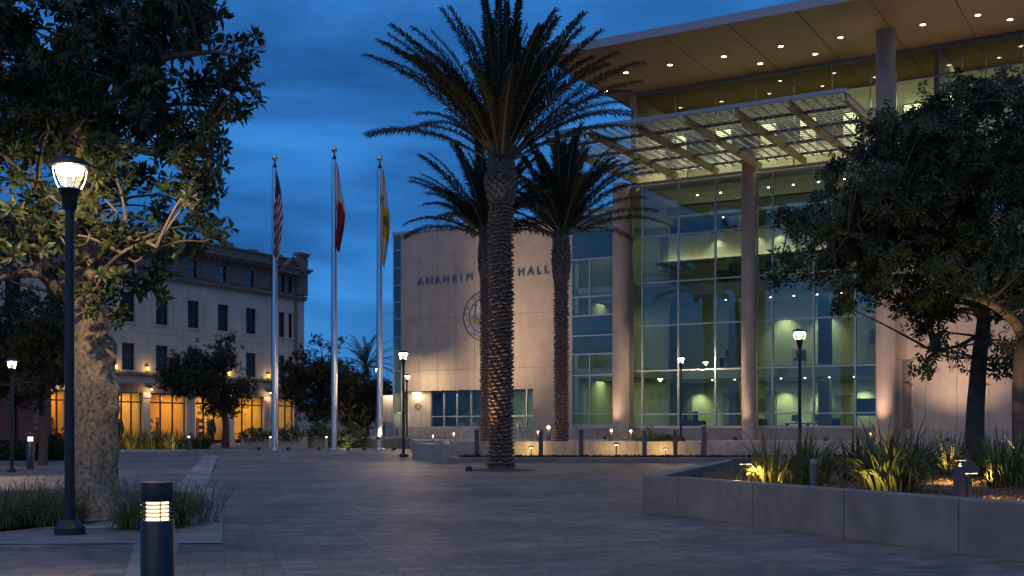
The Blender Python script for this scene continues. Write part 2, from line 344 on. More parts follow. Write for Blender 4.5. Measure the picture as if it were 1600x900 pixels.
# grey block paving to the left of the pale band, the band, the cross band and the slab under the lamp
flat('block_paving', M['paver_l'], [(0,851),(222,851),(190,905),(100,1300),(-1500,1300),(-900,851)], .004)
flat('pale_band', M['band'], [(319,711.6),(341,711.6),(330,740),(290,827),(262,900),(160,1300),(60,1300),(196,900),(216,827),(282,753)], .008)
flat('cross_band', M['band'], [(-500,829),(347,827),(347,850),(-500,854)], .012)
flat('lamp_slab', M['conc'], [(-60,838),(40,812),(203,812),(184,827),(-60,828.5)], .016)
flat('side_band', M['band'], [(300,760),(345,765),(347,826.8),(290,826.8)], .012)
flat('far_band', M['conc'], [(-1200,712),(200,706.5),(420,704),(420,702.5),(200,703),(-1200,706)], .006)
so_ = flat('planting_bed', M['soil'], [(-400,775),(60,766),(298,770),(289,826.5),(186,826.5),(204,811.5),(38,811.5),(-400,845)], .02)

# ---------------------------------------------------------------- terrace in front of the office building
wallA0 = XY(565, 66); wallA1 = XY(641, 64.5)
B0 = XY(644, 49.8); B1 = XY(673, 45.4); B2 = XY(702, 45.5); B3 = (XY(702, 47.6)); B4 = (26.0, 47.0)
TZ = .87
tp = [wallA0, wallA1, (B0[0]+.1, B0[1]+.2), (B3[0], B3[1]+.4), (26, 47.4), (34, 47.4), (34, 60), FA.W(FA.S(615), 1.0), FA.W(-1.3, 1.0)]
b = MB(); b.prism(tp, .1, TZ); o = b.build('terrace', M['conc']); o['kind'] = 'structure'
def wallseg(b, p, q, th, z0, z1):
    p = Vector((*p, 0)); q = Vector((*q, 0)); d = (q-p).normalized(); n = Vector((-d.y, d.x, 0))*th
    b.prism([(p.x,p.y),(q.x,q.y),(q.x+n.x,q.y+n.y),(p.x+n.x,p.y+n.y)], z0, z1)
w = MB(); wallseg(w, wallA0, wallA1, .45, .1, .99); wallseg(w, XY(641,64.5), XY(700,62), .45, .1, .99)
o = w.build('retaining_wall', M['conc'], bevel=.02); tag(o, 'plain low concrete wall behind the two lamp posts left of the palms', 'wall')
w = MB(); w.prism([B0, B1, (B1[0]+.4, B1[1]+.45), (B0[0]+.5, B0[1])], -.05, .80)
wallseg(w, (B1[0], B1[1]), (B2[0], B2[1]), .45, -.05, .80); 
o = w.build('planter_wall', M['conc'], bevel=.02); tag(o, 'chamfered end of the concrete planter wall left of the three palms', 'wall')
w = MB()
xs = np.linspace(B3[0], 26, 12)
for i in range(11): w.box(xs[i]+.01, xs[i+1]-.01, 47.6, 48.0, -.05, .885)
w.box(B3[0], 26, 47.62, 47.98, -.05, .87)
o = w.build('terrace_wall', M['conc'], bevel=.015); tag(o, 'long low concrete wall along the terrace behind the right palm', 'wall')
w = MB()
w.box(B2[0], 26, 45.4, 45.75, -.02, .27)
w.box(B2[0], B2[0]+.35, 45.752, 47.15, -.02, .27)
o = w.build('kerb', M['conc_dark'], bevel=.02); tag(o, 'low dark kerb edging the ground cover in front of the terrace wall', 'kerb')
w = MB(); w.box(B2[0]+.35, 26, 45.75, 47.6, -.02, .16); o = w.build('bed_soil', M['soil']); o['kind'] = 'structure'

# ---------------------------------------------------------------- right planter
FP = Frame(1059, 18.3, 2.61, -6.5)
pl = thing('planter', 'long waist-low precast concrete planter with jointed panels and strap-leaved plants', 'planter', (FP.P.x, FP.P.y, 0), FP.ang)
sj = [0, FP.S(1175.7), FP.S(1318), FP.S(1497), FP.S(1497)+2.45]
for i in range(4):
    b = MB(); b.box(sj[i]+(.008 if i else .0), sj[i+1]-.008, 0, .28, -.02, .60); b.build('wall_panel', M['conc_dark'], pl, bevel=.012)
def pw(x, y): return FP.L(x, y)
Lc = (2.13, 18.85); Bk = (5.5, 29.6)
b = MB(); A_ = pw(2.63, 18.3)
l1 = pw(*Lc); 
b.prism([l1, (-.008, 0), (-.008, .28), (l1[0]+.2, l1[1]+.30)], -.02, .60); b.build('end_panel', M['conc_dark'], pl, bevel=.012)
bk = pw(*Bk)
b = MB(); d = Vector((bk[0]-l1[0], bk[1]-l1[1])).normalized(); n = Vector((d.y, -d.x))*.28; st = Vector(l1)+d*.03
if n.x < 0: n = -n
b.prism([tuple(st), (st.x+n.x, st.y+n.y), (bk[0]+n.x, bk[1]+n.y), bk], -.02, .60); b.build('back_panel', M['conc_dark'], pl, bevel=.012)
# soil with an uneven surface
poly = [Vector(pw(2.75, 18.75)), Vector((sj[4], .25)), Vector(pw(22, 12)), Vector(pw(22, 30)), Vector(pw(5.7, 29.5))]
bm = bmesh.new(); f = bm.faces.new([bm.verts.new((p.x, p.y, .47)) for p in poly]); bmesh.ops.triangulate(bm, faces=[f])
for _ in range(6): bmesh.ops.subdivide_edges(bm, edges=[e for e in bm.edges if e.calc_length() > .30], cuts=1)
bmesh.ops.triangulate(bm, faces=bm.faces)
for v in bm.verts:
    if .3 < v.co.y: v.co.z += .05*math.sin(v.co.x*2.1)*math.sin(v.co.y*1.7)+.03*(rnd.random()-.3)
me = bpy.data.meshes.new('soil'); bm.to_mesh(me); bm.free(); me.materials.append(M['soil']); o = bpy.data.objects.new('soil', me); COL.objects.link(o); o.parent = pl

# ================================================================== OFFICE BUILDING
Z0 = .87; ZR = 13.05; ZS = 19.2
OB = thing('office_building', 'modern tan stone and glass hall with deep flat roof and louvred canopy', 'building', (FA.P.x, FA.P.y, 0), FA.ang)
S = FA.S
def part(name, b, m, parent=None, **k): return b.build(name, M[m], parent or OB, **k)
def panelled(b, s0, s1, z0, z1, t0, t1, ds, zj):
    zs = [z0] + [z for z in zj if z0 < z < z1] + [z1]; n = max(1, round((s1-s0)/ds)); g = .007
    for i in range(n):
        for j in range(len(zs)-1):
            a = s0+(s1-s0)*i/n; c = s0+(s1-s0)*(i+1)/n
            b.box(a+(g if i else 0), c-(g if i < n-1 else 0), t0, t1, zs[j]+(g if j else 0), zs[j+1]-(g if j < len(zs)-2 else 0))
s628, s665, s750, s833, s893, s957, s988 = [S(p) for p in (628, 665, 750, 833, 893, 957, 988)]
ZJ = [4.85, 7.88]
b = MB(); panelled(b, s628, s833, 3.66, ZR, 0, .10, 1.25, ZJ); panelled(b, s833, s893, Z0, ZR, 0, .10, 1.25, ZJ)
part('stone_wall', b, 'stone')
b = MB(); b.box(s628+.01, s893-.01, .10, .6, 3.67, ZR-.02); b.box(s833+.01, s893-.01, .10, .6, Z0, 3.67); b.box(s628, s893, .1, 12, 3.0+.70, 3.0+.95); part('wall_core', b, 'stone_joint')
b = MB(); b.box(-.1, s893+.02, -.06, .7, ZR+.003, ZR+.16); part('coping', b, 'alu')
# ground floor below the stone wall
b = MB(); b.box(-.05, s833-.01, .5, .9, Z0-.6, 1.52); part('plinth', b, 'conc')
b = MB(); b.box(s628+.02, s665, .55, .75, 1.53, 3.64); part('lit_wall_panel', b, 'cream')
gs = [s665, S(685.5), S(706), S(728), S(750), S(771), S(791), S(815), s833]
for i in range(8):
    b = MB(); b.box(gs[i]+.04, gs[i+1]-.04, .60, .62, 1.56, 3.62); part('window_pane', b, 'glass')
b = MB()
for g_ in gs: b.box(g_-.035, g_+.035, .55, .68, 1.525, 3.655)
b.box(gs[0]+.04, gs[-1]-.04, .55, .68, 2.12, 2.18); b.box(gs[0]+.04, gs[-1]-.04, .54, .69, 1.50, 1.56); part('window_frame', b, 'alu')
# corner glazing strip
b = MB(); zz = [1.5, 2.4, 3.5, 4.9, 6.1, 6.9, 8.0, 9.0, 10.0, 11.05, 12.1, ZR-.05]
for i in range(len(zz)-1):
    c = MB(); c.box(.05, s628-.07, .02, .04, zz[i]+.03, zz[i+1]-.03); part('window_pane', c, 'spandrel' if i in (2, 5, 7, 8, 9, 10) else 'glass')
for z in zz: b.box(0.04, s628-.05, -.01, .08, z-.03, z+.03)
b.box(-.03, .04, -.03, .10, 1.4, ZR); b.box(s628-.06, s628-.005, -.03, .10, 1.4, ZR); part('corner_frame', b, 'alu')
b = MB(); b.box(-.02, .03, .12, 11, 1.5, ZR); part('side_wall', b, 'stone')
# blue glazed bay between stone wall and curtain wall
zb = [1.62] + [FA.Z(925, y) for y in (646, 586, 553, 524, 493, 463, 404, 359)] + [ZR]
kinds = ['glass','glass','glass','spandrel','spandrel','glass','glass','spandrel','glass']
for i in range(9):
    x0, x1 = s893+.06, s957+.9
    if i in (0, 1, 2, 5, 6):
        sm = S(921)
        for a, c in ((x0, sm-.03), (sm+.03, x1)):
            q = MB(); q.box(a, c, .03, .05, zb[i]+.03, zb[i+1]-.03); part('window_pane', q, kinds[i])
    else:
        q = MB(); q.box(x0, x1, .03, .05, zb[i]+.03, zb[i+1]-.03); part('window_pane', q, kinds[i])
b = MB()
for z in zb: b.box(s893+.061, s957+.9, -.03, .09, z-.035, z+.035)
b.box(s893+.003, s893+.06, -.02, .10, 1.55, ZR); b.box(S(921)-.03, S(921)+.03, .01, .08, 1.6, zb[3]); b.box(S(921)-.03, S(921)+.03, .01, .08, zb[5], zb[7])
part('bay_frame', b, 'alu')
b = MB(); b.box(s893+.003, S(1370)+.6, -.08, .2, Z0-.3, 1.52); part('plinth', b, 'conc')
b = MB(); b.box(s893, S(1370), -.12, -.082, 1.44, 1.53); part('sill', b, 'alu')
b = MB(); panelled(b, s957+.9, s988-.05, 1.53, 14.2, -.05, .1, 2, [4.2, 7.2, 10]); part('stone_pier', b, 'stone')
# curtain wall
vx = [988, 1004, 1060, 1118, 1160, 1183, 1207, 1271.5, 1336.5, 1372]
vs_ = [S(p) for p in vx]; vs_.append(S(1420))
zc = [1.53, FA.Z(1004, 647.5), FA.Z(1004, 580), FA.Z(1004, 510), FA.Z(1004, 443), FA.Z(1004, 371), FA.Z(1004, 292)]
ZT = zc[-1]
for i in range(len(vs_)-1):
    for j in range(len(zc)-1):
        q = MB(); q.box(vs_[i]+.035, vs_[i+1]-.035, .02, .04, zc[j]+.035, zc[j+1]-.035)
        part('window_pane', q, 'glass')
for s in vs_:
    q = MB(); q.box(s-.035, s+.035, -.06, .12, 1.53, ZT); part('mullion', q, 'alu')
for z in zc:
    q = MB(); q.box(vs_[0]+.036, vs_[-1], -.045, .10, z-.035, z+.035); part('transom', q, 'alu')
b = MB(); b.box(vs_[0]-.04, S(1372), -.14, -.065, ZT+.04, ZT+.20); part('head_trim', b, 'alu')
# clerestory above the canopy
SR = S(1760)
cs = [S(994)] + [S(p) for p in (1055, 1118, 1180, 1240, 1300, 1360, 1400, 1468, 1503, 1540, 1600)] + [SR]
for i in range(len(cs)-1):
    for (a, c) in ((ZT+.06, 17.75), (17.81, ZS-.04)):
        q = MB(); q.box(cs[i]+.02, cs[i+1]-.02, .02, .035, a, c); part('clerestory_pane', q, 'glass_cl')
b = MB()
for s in cs: b.box(s-.02, s+.02, -.02, .08, ZT, ZS)
b.box(cs[0], SR, -.015, .075, 17.755, 17.805); b.box(cs[0], SR, -.03, .09, ZS-.15, ZS-.003); part('clerestory_frame', b, 'alu_blue')
b = MB(); b.box(cs[0]-.3, cs[0]-.021, .0, 14, ZR, ZS-.003); part('clerestory_side_wall', b, 'stone')
# roof slab with soffit
e0 = S(849, -7.7)
b = MB(); b.box(e0, SR+6, -7.7, 22, ZS+.05, ZS+.33); part('roof', b, 'alu_blue')
b = MB(); n = 0; s = e0+.02
while s < SR+6:
    s2 = min(s+3.05, SR+6); b.box(s, s2-.03, -7.68, 0.0, ZS, ZS+.049); b.box(s, s2-.03, .1, 21, ZS, ZS+.049); s = s2
part('soffit', b, 'soffit')
b = MB(); b.box(e0-.03, e0-.003, -7.73, 22, ZS-.03, ZS+.36); b.box(e0-.03, SR+6, -7.74, -7.703, ZS-.03, ZS+.36); part('fascia', b, 'alu_blue')
# columns
def column(px, t, r, z1, nm='column'):
    s = S(px, t); b = MB(); b.lathe([(r*1.02, Z0), (r*1.02, 1.05), (r, 1.06), (r, z1)], 40, (s, t)); part(nm, b, 'stone', smooth=True)
    return s
c1 = column(1170, -.75, .34, 16.7); c2 = column(970, -.75, .44, ZT+.1); c3 = column(1384, -3.2, .43, ZS)
# projecting wing at the right
wt = -2.6; w0 = S(1399, wt)
b = MB(); panelled(b, w0, SR+4, 1.35, 10.6, wt, wt+.12, 1.35, [4.52, 7.9]); part('stone_wall', b, 'stone')
b = MB(); b.box(w0+.01, SR+4, wt+.12, -.10, 1.3, 10.58); part('wall_core', b, 'stone_joint')
b = MB(); b.box(w0-.02, SR+4, wt-.05, wt+.3, Z0-.3, 1.345); part('plinth', b, 'conc')
b = MB(); s_ = S(1417, wt); b.box(s_-.2, s_+.2, wt-.03, wt-.005, 1.4, 4.45); part('dark_wall_strip', b, 'brownstone')  # flat darker strip on the wall face; no recess is cut
b = MB(); b.box(w0-.05, SR+4, wt-.08, -.10, 10.605, 10.8); part('coping', b, 'alu')
# interiors -------------------------------------------------
i0, i1 = s893+.3, S(1372)+2.5
b = MB(); b.box(i0, i1, 9, 9.3, Z0, ZT); part('back_wall', b, 'int_wall')
b = MB(); b.box(i1, i1+.3, .2, 9, Z0, ZS); part('partition', b, 'int_wall'); b = MB(); b.box(i0-.3, i0, .2, 9, Z0, ZR); part('partition', b, 'int_wall')
b = MB(); b.box(i0, i1, .15, 9, Z0-.1, 1.0); part('floor', b, 'int_slab')
FL = [(4.15, 4.75, 3.5), (8.75, 9.35, 3.5), (13.4, 13.9, 4.5)]
for a, c, t in FL:
    q = MB(); q.box(i0, i1, t, 8.98, a, c); part('floor_slab', q, 'int_slab')
b = MB(); b.box(s988+.2, i1-.05, .25, 4.4, 13.95, 14.1); part('ceiling', b, 'int_slab')
for px in (1150, 1290):       # inner piers and door reveals
    s = S(px, 6); q = MB(); q.box(s-.3, s+.3, 5.6, 6.2, 1.0, 13.4); part('inner_pier', q, 'int_dark')
for px0, px1, z0, z1 in ((1062, 1080, 1.0, 3.4), (1130, 1144, 1, 3.5), (1195, 1212, 1.0, 3.6), (1300, 1335, 1.0, 3.3)):
    q = MB(); q.box(S(px0, 8.8), S(px1, 8.8), 8.85, 8.99, z0, z1); part('inner_door', q, 'int_dark')
q = MB(); q.box(S(1338, 5), S(1368, 5), 5, 5.12, 2.1, 3.0); part('wall_screen', q, 'black')
b = MB(); b.box(S(1062, 2), S(1095, 2), 2, 2.8, 1.0, 1.85); b.box(S(1068, 2), S(1074, 2), 2, 2.1, 1.85, 2.3); b.box(S(1080, 2), S(1088, 2), 2.2, 2.3, 1.85, 2.35); part('reception_desk', b, 'black')
rf = random.Random(17)
for fl, zf in ((0, 1.0), (1, 4.76), (2, 9.36)):                # furniture seen through the glass
    for k in range(6):
        s = rf.uniform(vs_[1]+.6, i1-2.2); t = rf.uniform(4.3 if fl else 2.6, 7.5); q = MB(); w_ = rf.uniform(.8, 1.8)
        if k % 3 == 0:
            q.box(s, s+w_, t, t+.6, zf+.68, zf+.74); q.box(s+.04, s+.09, t+.05, t+.55, zf, zf+.68); q.box(s+w_-.09, s+w_-.04, t+.05, t+.55, zf, zf+.68); q.box(s+.3, s+.8, t+.3, t+.33, zf+.85, zf+1.2); q.box(s+.5, s+.58, t+.3, t+.35, zf+.74, zf+.85); part('desk', q, 'dark')
        elif k % 3 == 1:
            q.box(s, s+.55, t, t+.55, zf+.4, zf+.5); q.box(s, s+.55, t+.48, t+.55, zf+.5, zf+.98); q.box(s+.24, s+.31, t+.24, t+.31, zf+.05, zf+.4); q.box(s+.05, s+.5, t+.05, t+.5, zf, zf+.05); part('office_chair', q, 'dark')
        else:
            q.box(s, s+w_*.7, 8.7, 8.97, zf, zf+rf.uniform(1.0, 2.0)); part('cabinet', q, rf.choice(['brownstone', 'int_slab', 'int_dark']))
    for k in range(3):
        s = rf.uniform(vs_[1]+1, i1-2); q = MB(); q.box(s, s+rf.uniform(.5, 1.3), 8.93, 8.99, zf+1.4, zf+rf.uniform(2.0, 2.3)); part('wall_picture', q, rf.choice(['dark', 'seal_tmp', 'int_dark']) if False else 'int_dark')
# room behind the clerestory
k0 = cs[0]+.1
b = MB(); b.box(k0, SR, 7, 7.2, ZT, ZS); part('back_wall', b, 'int_pale')
b = MB(); b.box(k0, SR, .2, 7, ZT-.1, ZT); part('floor', b, 'int_slab')
for px in (1060, 1130, 1200, 1262, 1330, 1425, 1500):
    s = S(px, 4); q = MB(); q.box(s-.4, s+.4, 4, 4.2, ZT, 17.77); part('inner_fin', q, 'int_slab')
# side rooms behind stone wall ground floor and blue bay
b = MB(); b.box(s628, s893+.1, 5, 5.2, Z0, 3.7); b.box(s893+.1, s988, 5, 5.2, Z0, ZR); part('back_wall', b, 'int_wall')
for z in (4.2, 8.6, 12.9):
    q = MB(); q.box(s893+.12, s988, .2, 5, z, z+.5); part('floor_slab', q, 'int_slab')
for px in (690, 740, 905): 
    s = S(px, 3.5); q = MB(); q.box(s-.55, s+.55, 3.4, 3.6, Z0, 3.65); part('partition', q, 'int_dark')
b = MB(); b.box(s628-.7, s893, .9, 5, Z0-.1, 1.0); b.box(s893, i0, .2, 5, Z0-.1, 1.0); part('floor', b, 'int_slab')

# lights inside (all belong to the lit rooms)
YG = (1.0, .95, .50)
def inlight(s, t, z, sx, sy, pw, col=YG, up=False): area('room_light', (s, t, z), (math.pi if up else 0, 0, 0), sx, sy, col, pw, OB)
sm = (vs_[1]+i1)/2; wd = i1-vs_[1]-1
inlight(sm, 6.5, 4.10, wd, 2.0, 42); inlight(sm, 6.3, 8.7, wd, 2.0, 20); inlight(sm, 6, 13.3, wd, 1.5, 22, (1.0, .92, .6))
for px in (1087, 1152, 1222, 1282, 1345):             # wall washers low on the back wall
    s = S(px, 8.3); o = point('wall_washer', (s, 8.35, 3.9), YG, 70, .05, OB, spot=R(95), blend=.9); o.rotation_euler = (R(14), 0, 0)
for px in (1222, 1285):
    s = S(px, 8.3); o = point('wall_washer', (s, 8.35, 8.2), YG, 70, .05, OB, spot=R(95), blend=.9); o.rotation_euler = (R(14), 0, 0)
b = MB(); b.box(k0, SR, .15, 6.98, 17.78, 17.90); part('ceiling', b, 'int_slab')
inlight((k0+SR)/2, 3.4, 17.7, SR-k0-1, 1.4, 760, (1.0, .90, .58)); inlight((k0+SR)/2, 3.4, ZS-.1, SR-k0-1, 1.0, 70, (1.0, .86, .45))
inlight(S(790), 3, 3.6, 7, 1.0, 18); inlight(S(940, 2), 3, 4.1, 2.5, 1.0, 16); inlight(S(940, 2), 3, 8.5, 2.5, 1.0, 9); inlight(S(940, 2), 3, 12.8, 2.5, 1.0, 9)
inlight(s628-.2, .35, 2.4, .2, 1.0, 3)
b = MB()
for s in np.arange(vs_[2], i1-.5, 1.3):
    for t, z in ((2.2, 13.93), (6.2, 13.38), (6.5, 8.74), (5.0, 4.14)): b.lathe([(.045, z-.012), (.045, z+.004)], 10, (s+((t*7)%1)*.5, t))
part('room_downlights', b, 'down')
# lit cove band seen through the second glass row
cz = FA.Z(1100, 407, 5)
q = MB(); q.box(S(1032, 5), i1-.1, 5.0, 5.12, cz, cz+1.5); part('cove_wall', q, 'int_pale')
q = MB(); q.box(S(1032, 5), i1-.1, 4.2, 5.0, cz-.12, cz-.02); part('cove_shelf', q, 'int_slab')
q = MB(); q.box(S(1032, 5)+.1, i1-.2, 4.86, 4.92, cz-.02, cz+.03); part('cove_strip', q, 'lens_soft')
inlight((S(1032, 5)+i1)/2, 4.7, cz+.02, i1-S(1032, 5)-.6, .1, 14, (1, .86, .5), up=True)
for px in (1118, 1180, 1215):
    o = point('cove_spot', (S(px, 4.6), 4.7, cz+1.3), (1, .88, .5), 22, .04, OB, spot=R(110), blend=.9)
# downlights in the soffit: things of their own
dlp = [(1528,23),(1442,38),(1578,30),(1313,58),(1274,84),(1220,72),(1188,99),(1131,88),(1047,101),(978,113),(946,142)]
dl0 = None
ords = ['leftmost', 'second', 'third', 'fourth', 'fifth', 'sixth', 'seventh', 'eighth', 'ninth', 'tenth', 'rightmost']
for i, (px, py) in enumerate(sorted(dlp)):
    Y = (ZS-EYE)*F/(HZ-py); x, y = XY(px, Y)
    lab = ('%s glowing downlight of the roof soffit' if i in (0, 10) else '%s glowing downlight from the left end of the roof soffit') % ords[i]
    if dl0 is None:
        dl0 = thing('downlight', lab, 'ceiling light', (x, y, ZS), 0, 'round downlights in the roof soffit')
        q = MB(); q.lathe([(.12, -.03), (.15, -.03), (.15, .0), (.12, .0)], 20, close=False); q.build('trim_ring', M['alu'], dl0)
        q = MB(); q.lathe([(.075, -.022), (.12, -.012)], 20); q.build('lens', M['down'], dl0)
    else: copy_thing(dl0, (x, y, ZS), lab)
# the soffit's warm light comes from two uplights added in the terrace below
# ---------------------------------------------------------------- louvred canopy
CN = thing('canopy_part', None, None, (0,0,0)); CN.name = 'louvred_canopy'; CN.parent = OB
ZC = 14.62; T1 = -10.3
bs = [S(p, T1) for p in (1322, 1242, 1151)]; dsb = (bs[0]-bs[2])/2
bl = [bs[0]-dsb*i for i in range(0, 7)]
sl, sr = bl[-1]-.3, bl[0]
for s in bl:
    q = MB(); ti = -.2 if s != bl[0] else -5.3
    q.bar((s, T1, ZC-.16), (s, ti, ZC-.16), .11, .26); q.bar((s, T1-.05, ZC-.015), (s, ti, ZC-.015), .15, .03); q.bar((s, T1-.05, ZC-.305), (s, ti, ZC-.305), .15, .03); q.build('beam', M['beam'], CN)
for t, h in ((T1, .17), (-8.0, .12), (-5.5, .16), (-3.2, .12), (-.9, .12)):
    q = MB(); q.box(sl, sr if t < -5 else sr-1.5, t-.05, t+.05, ZC+.04, ZC+.04+h); q.build('girder', M['alu_blue'], CN)
q = MB()
for i in range(len(bl)-1):
    for k in (1, 2, 3, 4):
        s = bl[i]-(bl[i]-bl[i+1])*k/5; q.box(s-.02, s+.02, T1, -.3, ZC+.02, ZC+.10)
q.build('purlin', M['alu_blue'], CN)
nb = 31
for i in range(nb):
    t = T1+.15+(-.25-T1-.15)*i/(nb-1); q = MB(); a = R(24); hw = .085
    dt, dz = math.cos(a)*hw, math.sin(a)*hw; s1 = sr if t < -5.3 else sr-1.5
    q.add([(sl, t-dt, ZC+.16-dz), (s1, t-dt, ZC+.16-dz), (s1, t+dt, ZC+.16+dz), (sl, t+dt, ZC+.16+dz), (sl, t-dt, ZC+.172-dz), (s1, t-dt, ZC+.172-dz), (s1, t+dt, ZC+.172+dz), (sl, t+dt, ZC+.172+dz)],
          [(0,1,2,3),(7,6,5,4),(0,4,5,1),(1,5,6,2),(2,6,7,3),(3,7,4,0)]); q.build('louvre_blade', M['blade'], CN)
# struts from the columns
# lettering and seal ------------------------------------------------
def text(body, s, z, size, t, parent, m, ext=.04, name='letter', rz=0, align='LEFT', sp=1.0, font_scale=1.0):
    cu = bpy.data.curves.new(name, 'FONT'); cu.body = body; cu.size = size; cu.extrude = ext; cu.align_x = align; cu.space_character = sp
    o = bpy.data.objects.new(name, cu); COL.objects.link(o); cu.materials.append(m); o.parent = parent
    bpy.context.view_layer.update(); me = bpy.data.meshes.new_from_object(o.evaluated_get(bpy.context.evaluated_depsgraph_get())); me.name = name
    bpy.data.objects.remove(o); o = bpy.data.objects.new(name, me); COL.objects.link(o); o.parent = parent
    if not me.materials: me.materials.append(m)
    o.location = (s, t, z); o.rotation_euler = (R(90), 0, rz); return o
M['letter'] = mat('blue_grey_metal_letter', (.16,.23,.31), .35, metal=.7)
def word(w, pxs, y0, y1):
    n = len(w)
    for i, ch in enumerate(w):
        px = pxs[i]; yb = y0+(y1-y0)*i/(n-1); text(ch, S(px), FA.Z(px, yb), .64, -.06, OB, M['letter'], .035, 'letter', align='CENTER')
word('ANAHEIM', (657.8, 671.6, 684.6, 697.8, 711, 721.5, 734.4), 445, 438.5)
word('CITY', (757, 767, 778, 791), 437, 434); word('HALL', (815, 829.5, 842.5, 854.5), 431.5, 427.5)
SEALS, SEALZ, SR_ = S(757.5), FA.Z(757.5, 494), 1.42
seal = thing('wall_seal', 'round city seal relief on the tan wall half hidden by the palms', 'seal', (*FA.W(SEALS, -.005), SEALZ), FA.ang)
M['seal'] = mat('pale_seal_metal', (.42,.38,.34), .5, metal=.3); M['seal_dark'] = mat('seal_bronze', (.09,.085,.09), .4, metal=.5)
M['seal_y'] = mat('seal_ochre', (.36,.28,.10), .5); M['seal_b'] = mat('seal_slate', (.19,.22,.32), .5); M['seal_g'] = mat('seal_grey', (.33,.34,.33), .5)
def disc(r, r0, t0, t1, z=0, s=0, n=56):
    q = MB(); vs = []; 
    for rr, tt in ((r0, t1), (r0, t0), (r, t0), (r, t1)):
        for i in range(n): a = 2*math.pi*i/n; vs.append((s+rr*math.cos(a), tt, z+rr*math.sin(a)))
    fs = [(k*n+i, k*n+(i+1)%n, (k+1)%4*n+(i+1)%n, (k+1)%4*n+i) for k in range(4) for i in range(n)]
    q.add(vs, fs); return q
disc(SR_, .03, -.05, 0).build('backing', M['seal'], seal)
disc(SR_, SR_-.05, -.085, -.051).build('outer_ring', M['seal_dark'], seal)
disc(1.02, .97, -.085, -.051).build('inner_ring', M['seal_dark'], seal)
disc(.965, .02, -.062, -.0505).build('sky_field', M['seal_g'], seal)
def ringtext(w, a0, a1, r, size):
    for i, ch in enumerate(w):
        if ch == ' ': continue
        a = R(a0+(a1-a0)*i/max(1, len(w)-1)); o = text(ch, r*math.cos(a), r*math.sin(a), size, -.06, seal, M['seal_dark'], .012, 'seal_letter', align='CENTER')
        o.rotation_euler = Euler((R(90), 0, 0)); o.rotation_euler.rotate(Euler((0, 0, 0)))
        o.rotation_euler = (Matrix.Rotation(-(a-math.pi/2), 3, 'Y') @ Matrix.Rotation(R(90), 3, 'X')).to_euler()
ringtext('CITY OF ANAHEIM', 205, -25, 1.08, .33)
ringtext('CALIFORNIA', 228, 312, 1.10, .30)
def relief(pts, t0, t1, m, nm):
    n = len(pts); q = MB(); q.add([(x, t0, z) for x, z in pts]+[(x, t1, z) for x, z in pts], [tuple(range(n)), tuple(range(n, 2*n))[::-1]]+[(i,(i+1)%n,n+(i+1)%n,n+i) for i in range(n)]); q.build(nm, M[m], seal)
relief([(-.88,-.1),(-.6,.35),(-.35,.1),(-.1,.42),(.2,.12),(.5,.38),(.88,-.05),(.88,-.2),(-.88,-.2)], -.078, -.063, 'seal_b', 'mountain_relief')
relief([(-.92,-.21),(-.5,-.05),(0,-.15),(.5,-.02),(.92,-.21),(.75,-.5),(-.75,-.5)], -.085, -.064, 'seal_y', 'grove_relief')
relief([(-.72,-.51),(.72,-.51),(.5,-.78),(0,-.93),(-.5,-.78)], -.082, -.064, 'seal_b', 'water_relief')
for (x, z, r) in ((-.55,-.1,.13),(-.3,-.2,.11),(-.62,-.34,.12),(-.35,-.42,.1),(0,-.3,.12),(.3,-.2,.1),(.55,-.35,.12),(-.78,-.05,.07)):
    disc(r, r*.55, -.10, -.086, z, x, 20).build('tree_relief', M['seal_dark'], seal)
relief([(-.66,.05),(-.60,.05),(-.52,.62),(-.40,.66),(-.58,.70),(-.72,.64),(-.60,.60)], -.10, -.079, 'seal_dark', 'tree_relief')
# floodlights washing the seal wall, standing on the terrace
# ================================================================== OLD BUILDING (left)
BB = thing('apartment_building', 'old four-storey cream building with brown stone top floor and amber-lit shopfronts', 'building', (FB.P.x, FB.P.y, 0), FB.ang)
SB = FB.S
def pb(name, b, m, parent=None, **k): return b.build(name, M[m], parent or BB, **k)
gB = .32
def ZB(px, py): return FB.Z(px, py)
zL1, zL0, zST, zL4, zTOP = 5.45, 4.75, 4.06, 12.7, 16.0
wc = [201, 253.5, 302.6, 349, 392.6]
wcs = [SB(p) for p in wc]; dw = (wcs[-1]-wcs[0])/4
left = [wcs[0]-dw*i for i in range(1, 5)]
cols = left[::-1]+wcs
wid = dw*.38
w3 = [(s-wid/2, s+wid/2) for s in cols]+[(SB(425), SB(433)), (SB(435.8), SB(445.6)), (SB(451), SB(457.6))]
rows = [(5.66, 7.62, w3, 'sash'), (9.15, 11.25, w3, 'sash'), (12.95, 14.35, [(a+.18, c-.18) if i < len(cols) else (a, c) for i, (a, c) in enumerate(w3)], 'light')]
sl_, sr_ = cols[0]-4, 0.0
def wallrow(b, z0, z1, openings, wz0, wz1, th=.4, t=0):
    xs = sl_
    for a, c in openings:
        b.box(xs, a, t, t+th, z0, z1); b.box(a, c, t, t+th, z0, wz0); b.box(a, c, t, t+th, wz1, z1); xs = c
    b.box(xs, sr_, t, t+th, z0, z1)
b = MB(); wallrow(b, zL1+.1, 8.42, w3, 5.66, 7.62); wallrow(b, 8.44, zL4-.1, w3, 9.15, 11.25); pb('wall', b, 'cream')
b = MB(); wallrow(b, zL4+.12, 14.75, rows[2][2], 12.95, 14.35, .4, .06)
for i in range(len(w3)-1):                                        # panels between the top windows
    m_ = (rows[2][2][i][1]+rows[2][2][i+1][0])/2
    if rows[2][2][i+1][0]-rows[2][2][i][1] > 1.2: b.box(m_-.7, m_+.7, -.02, .058, 13.05, 14.2)
pb('top_storey_wall', b, 'brownstone')
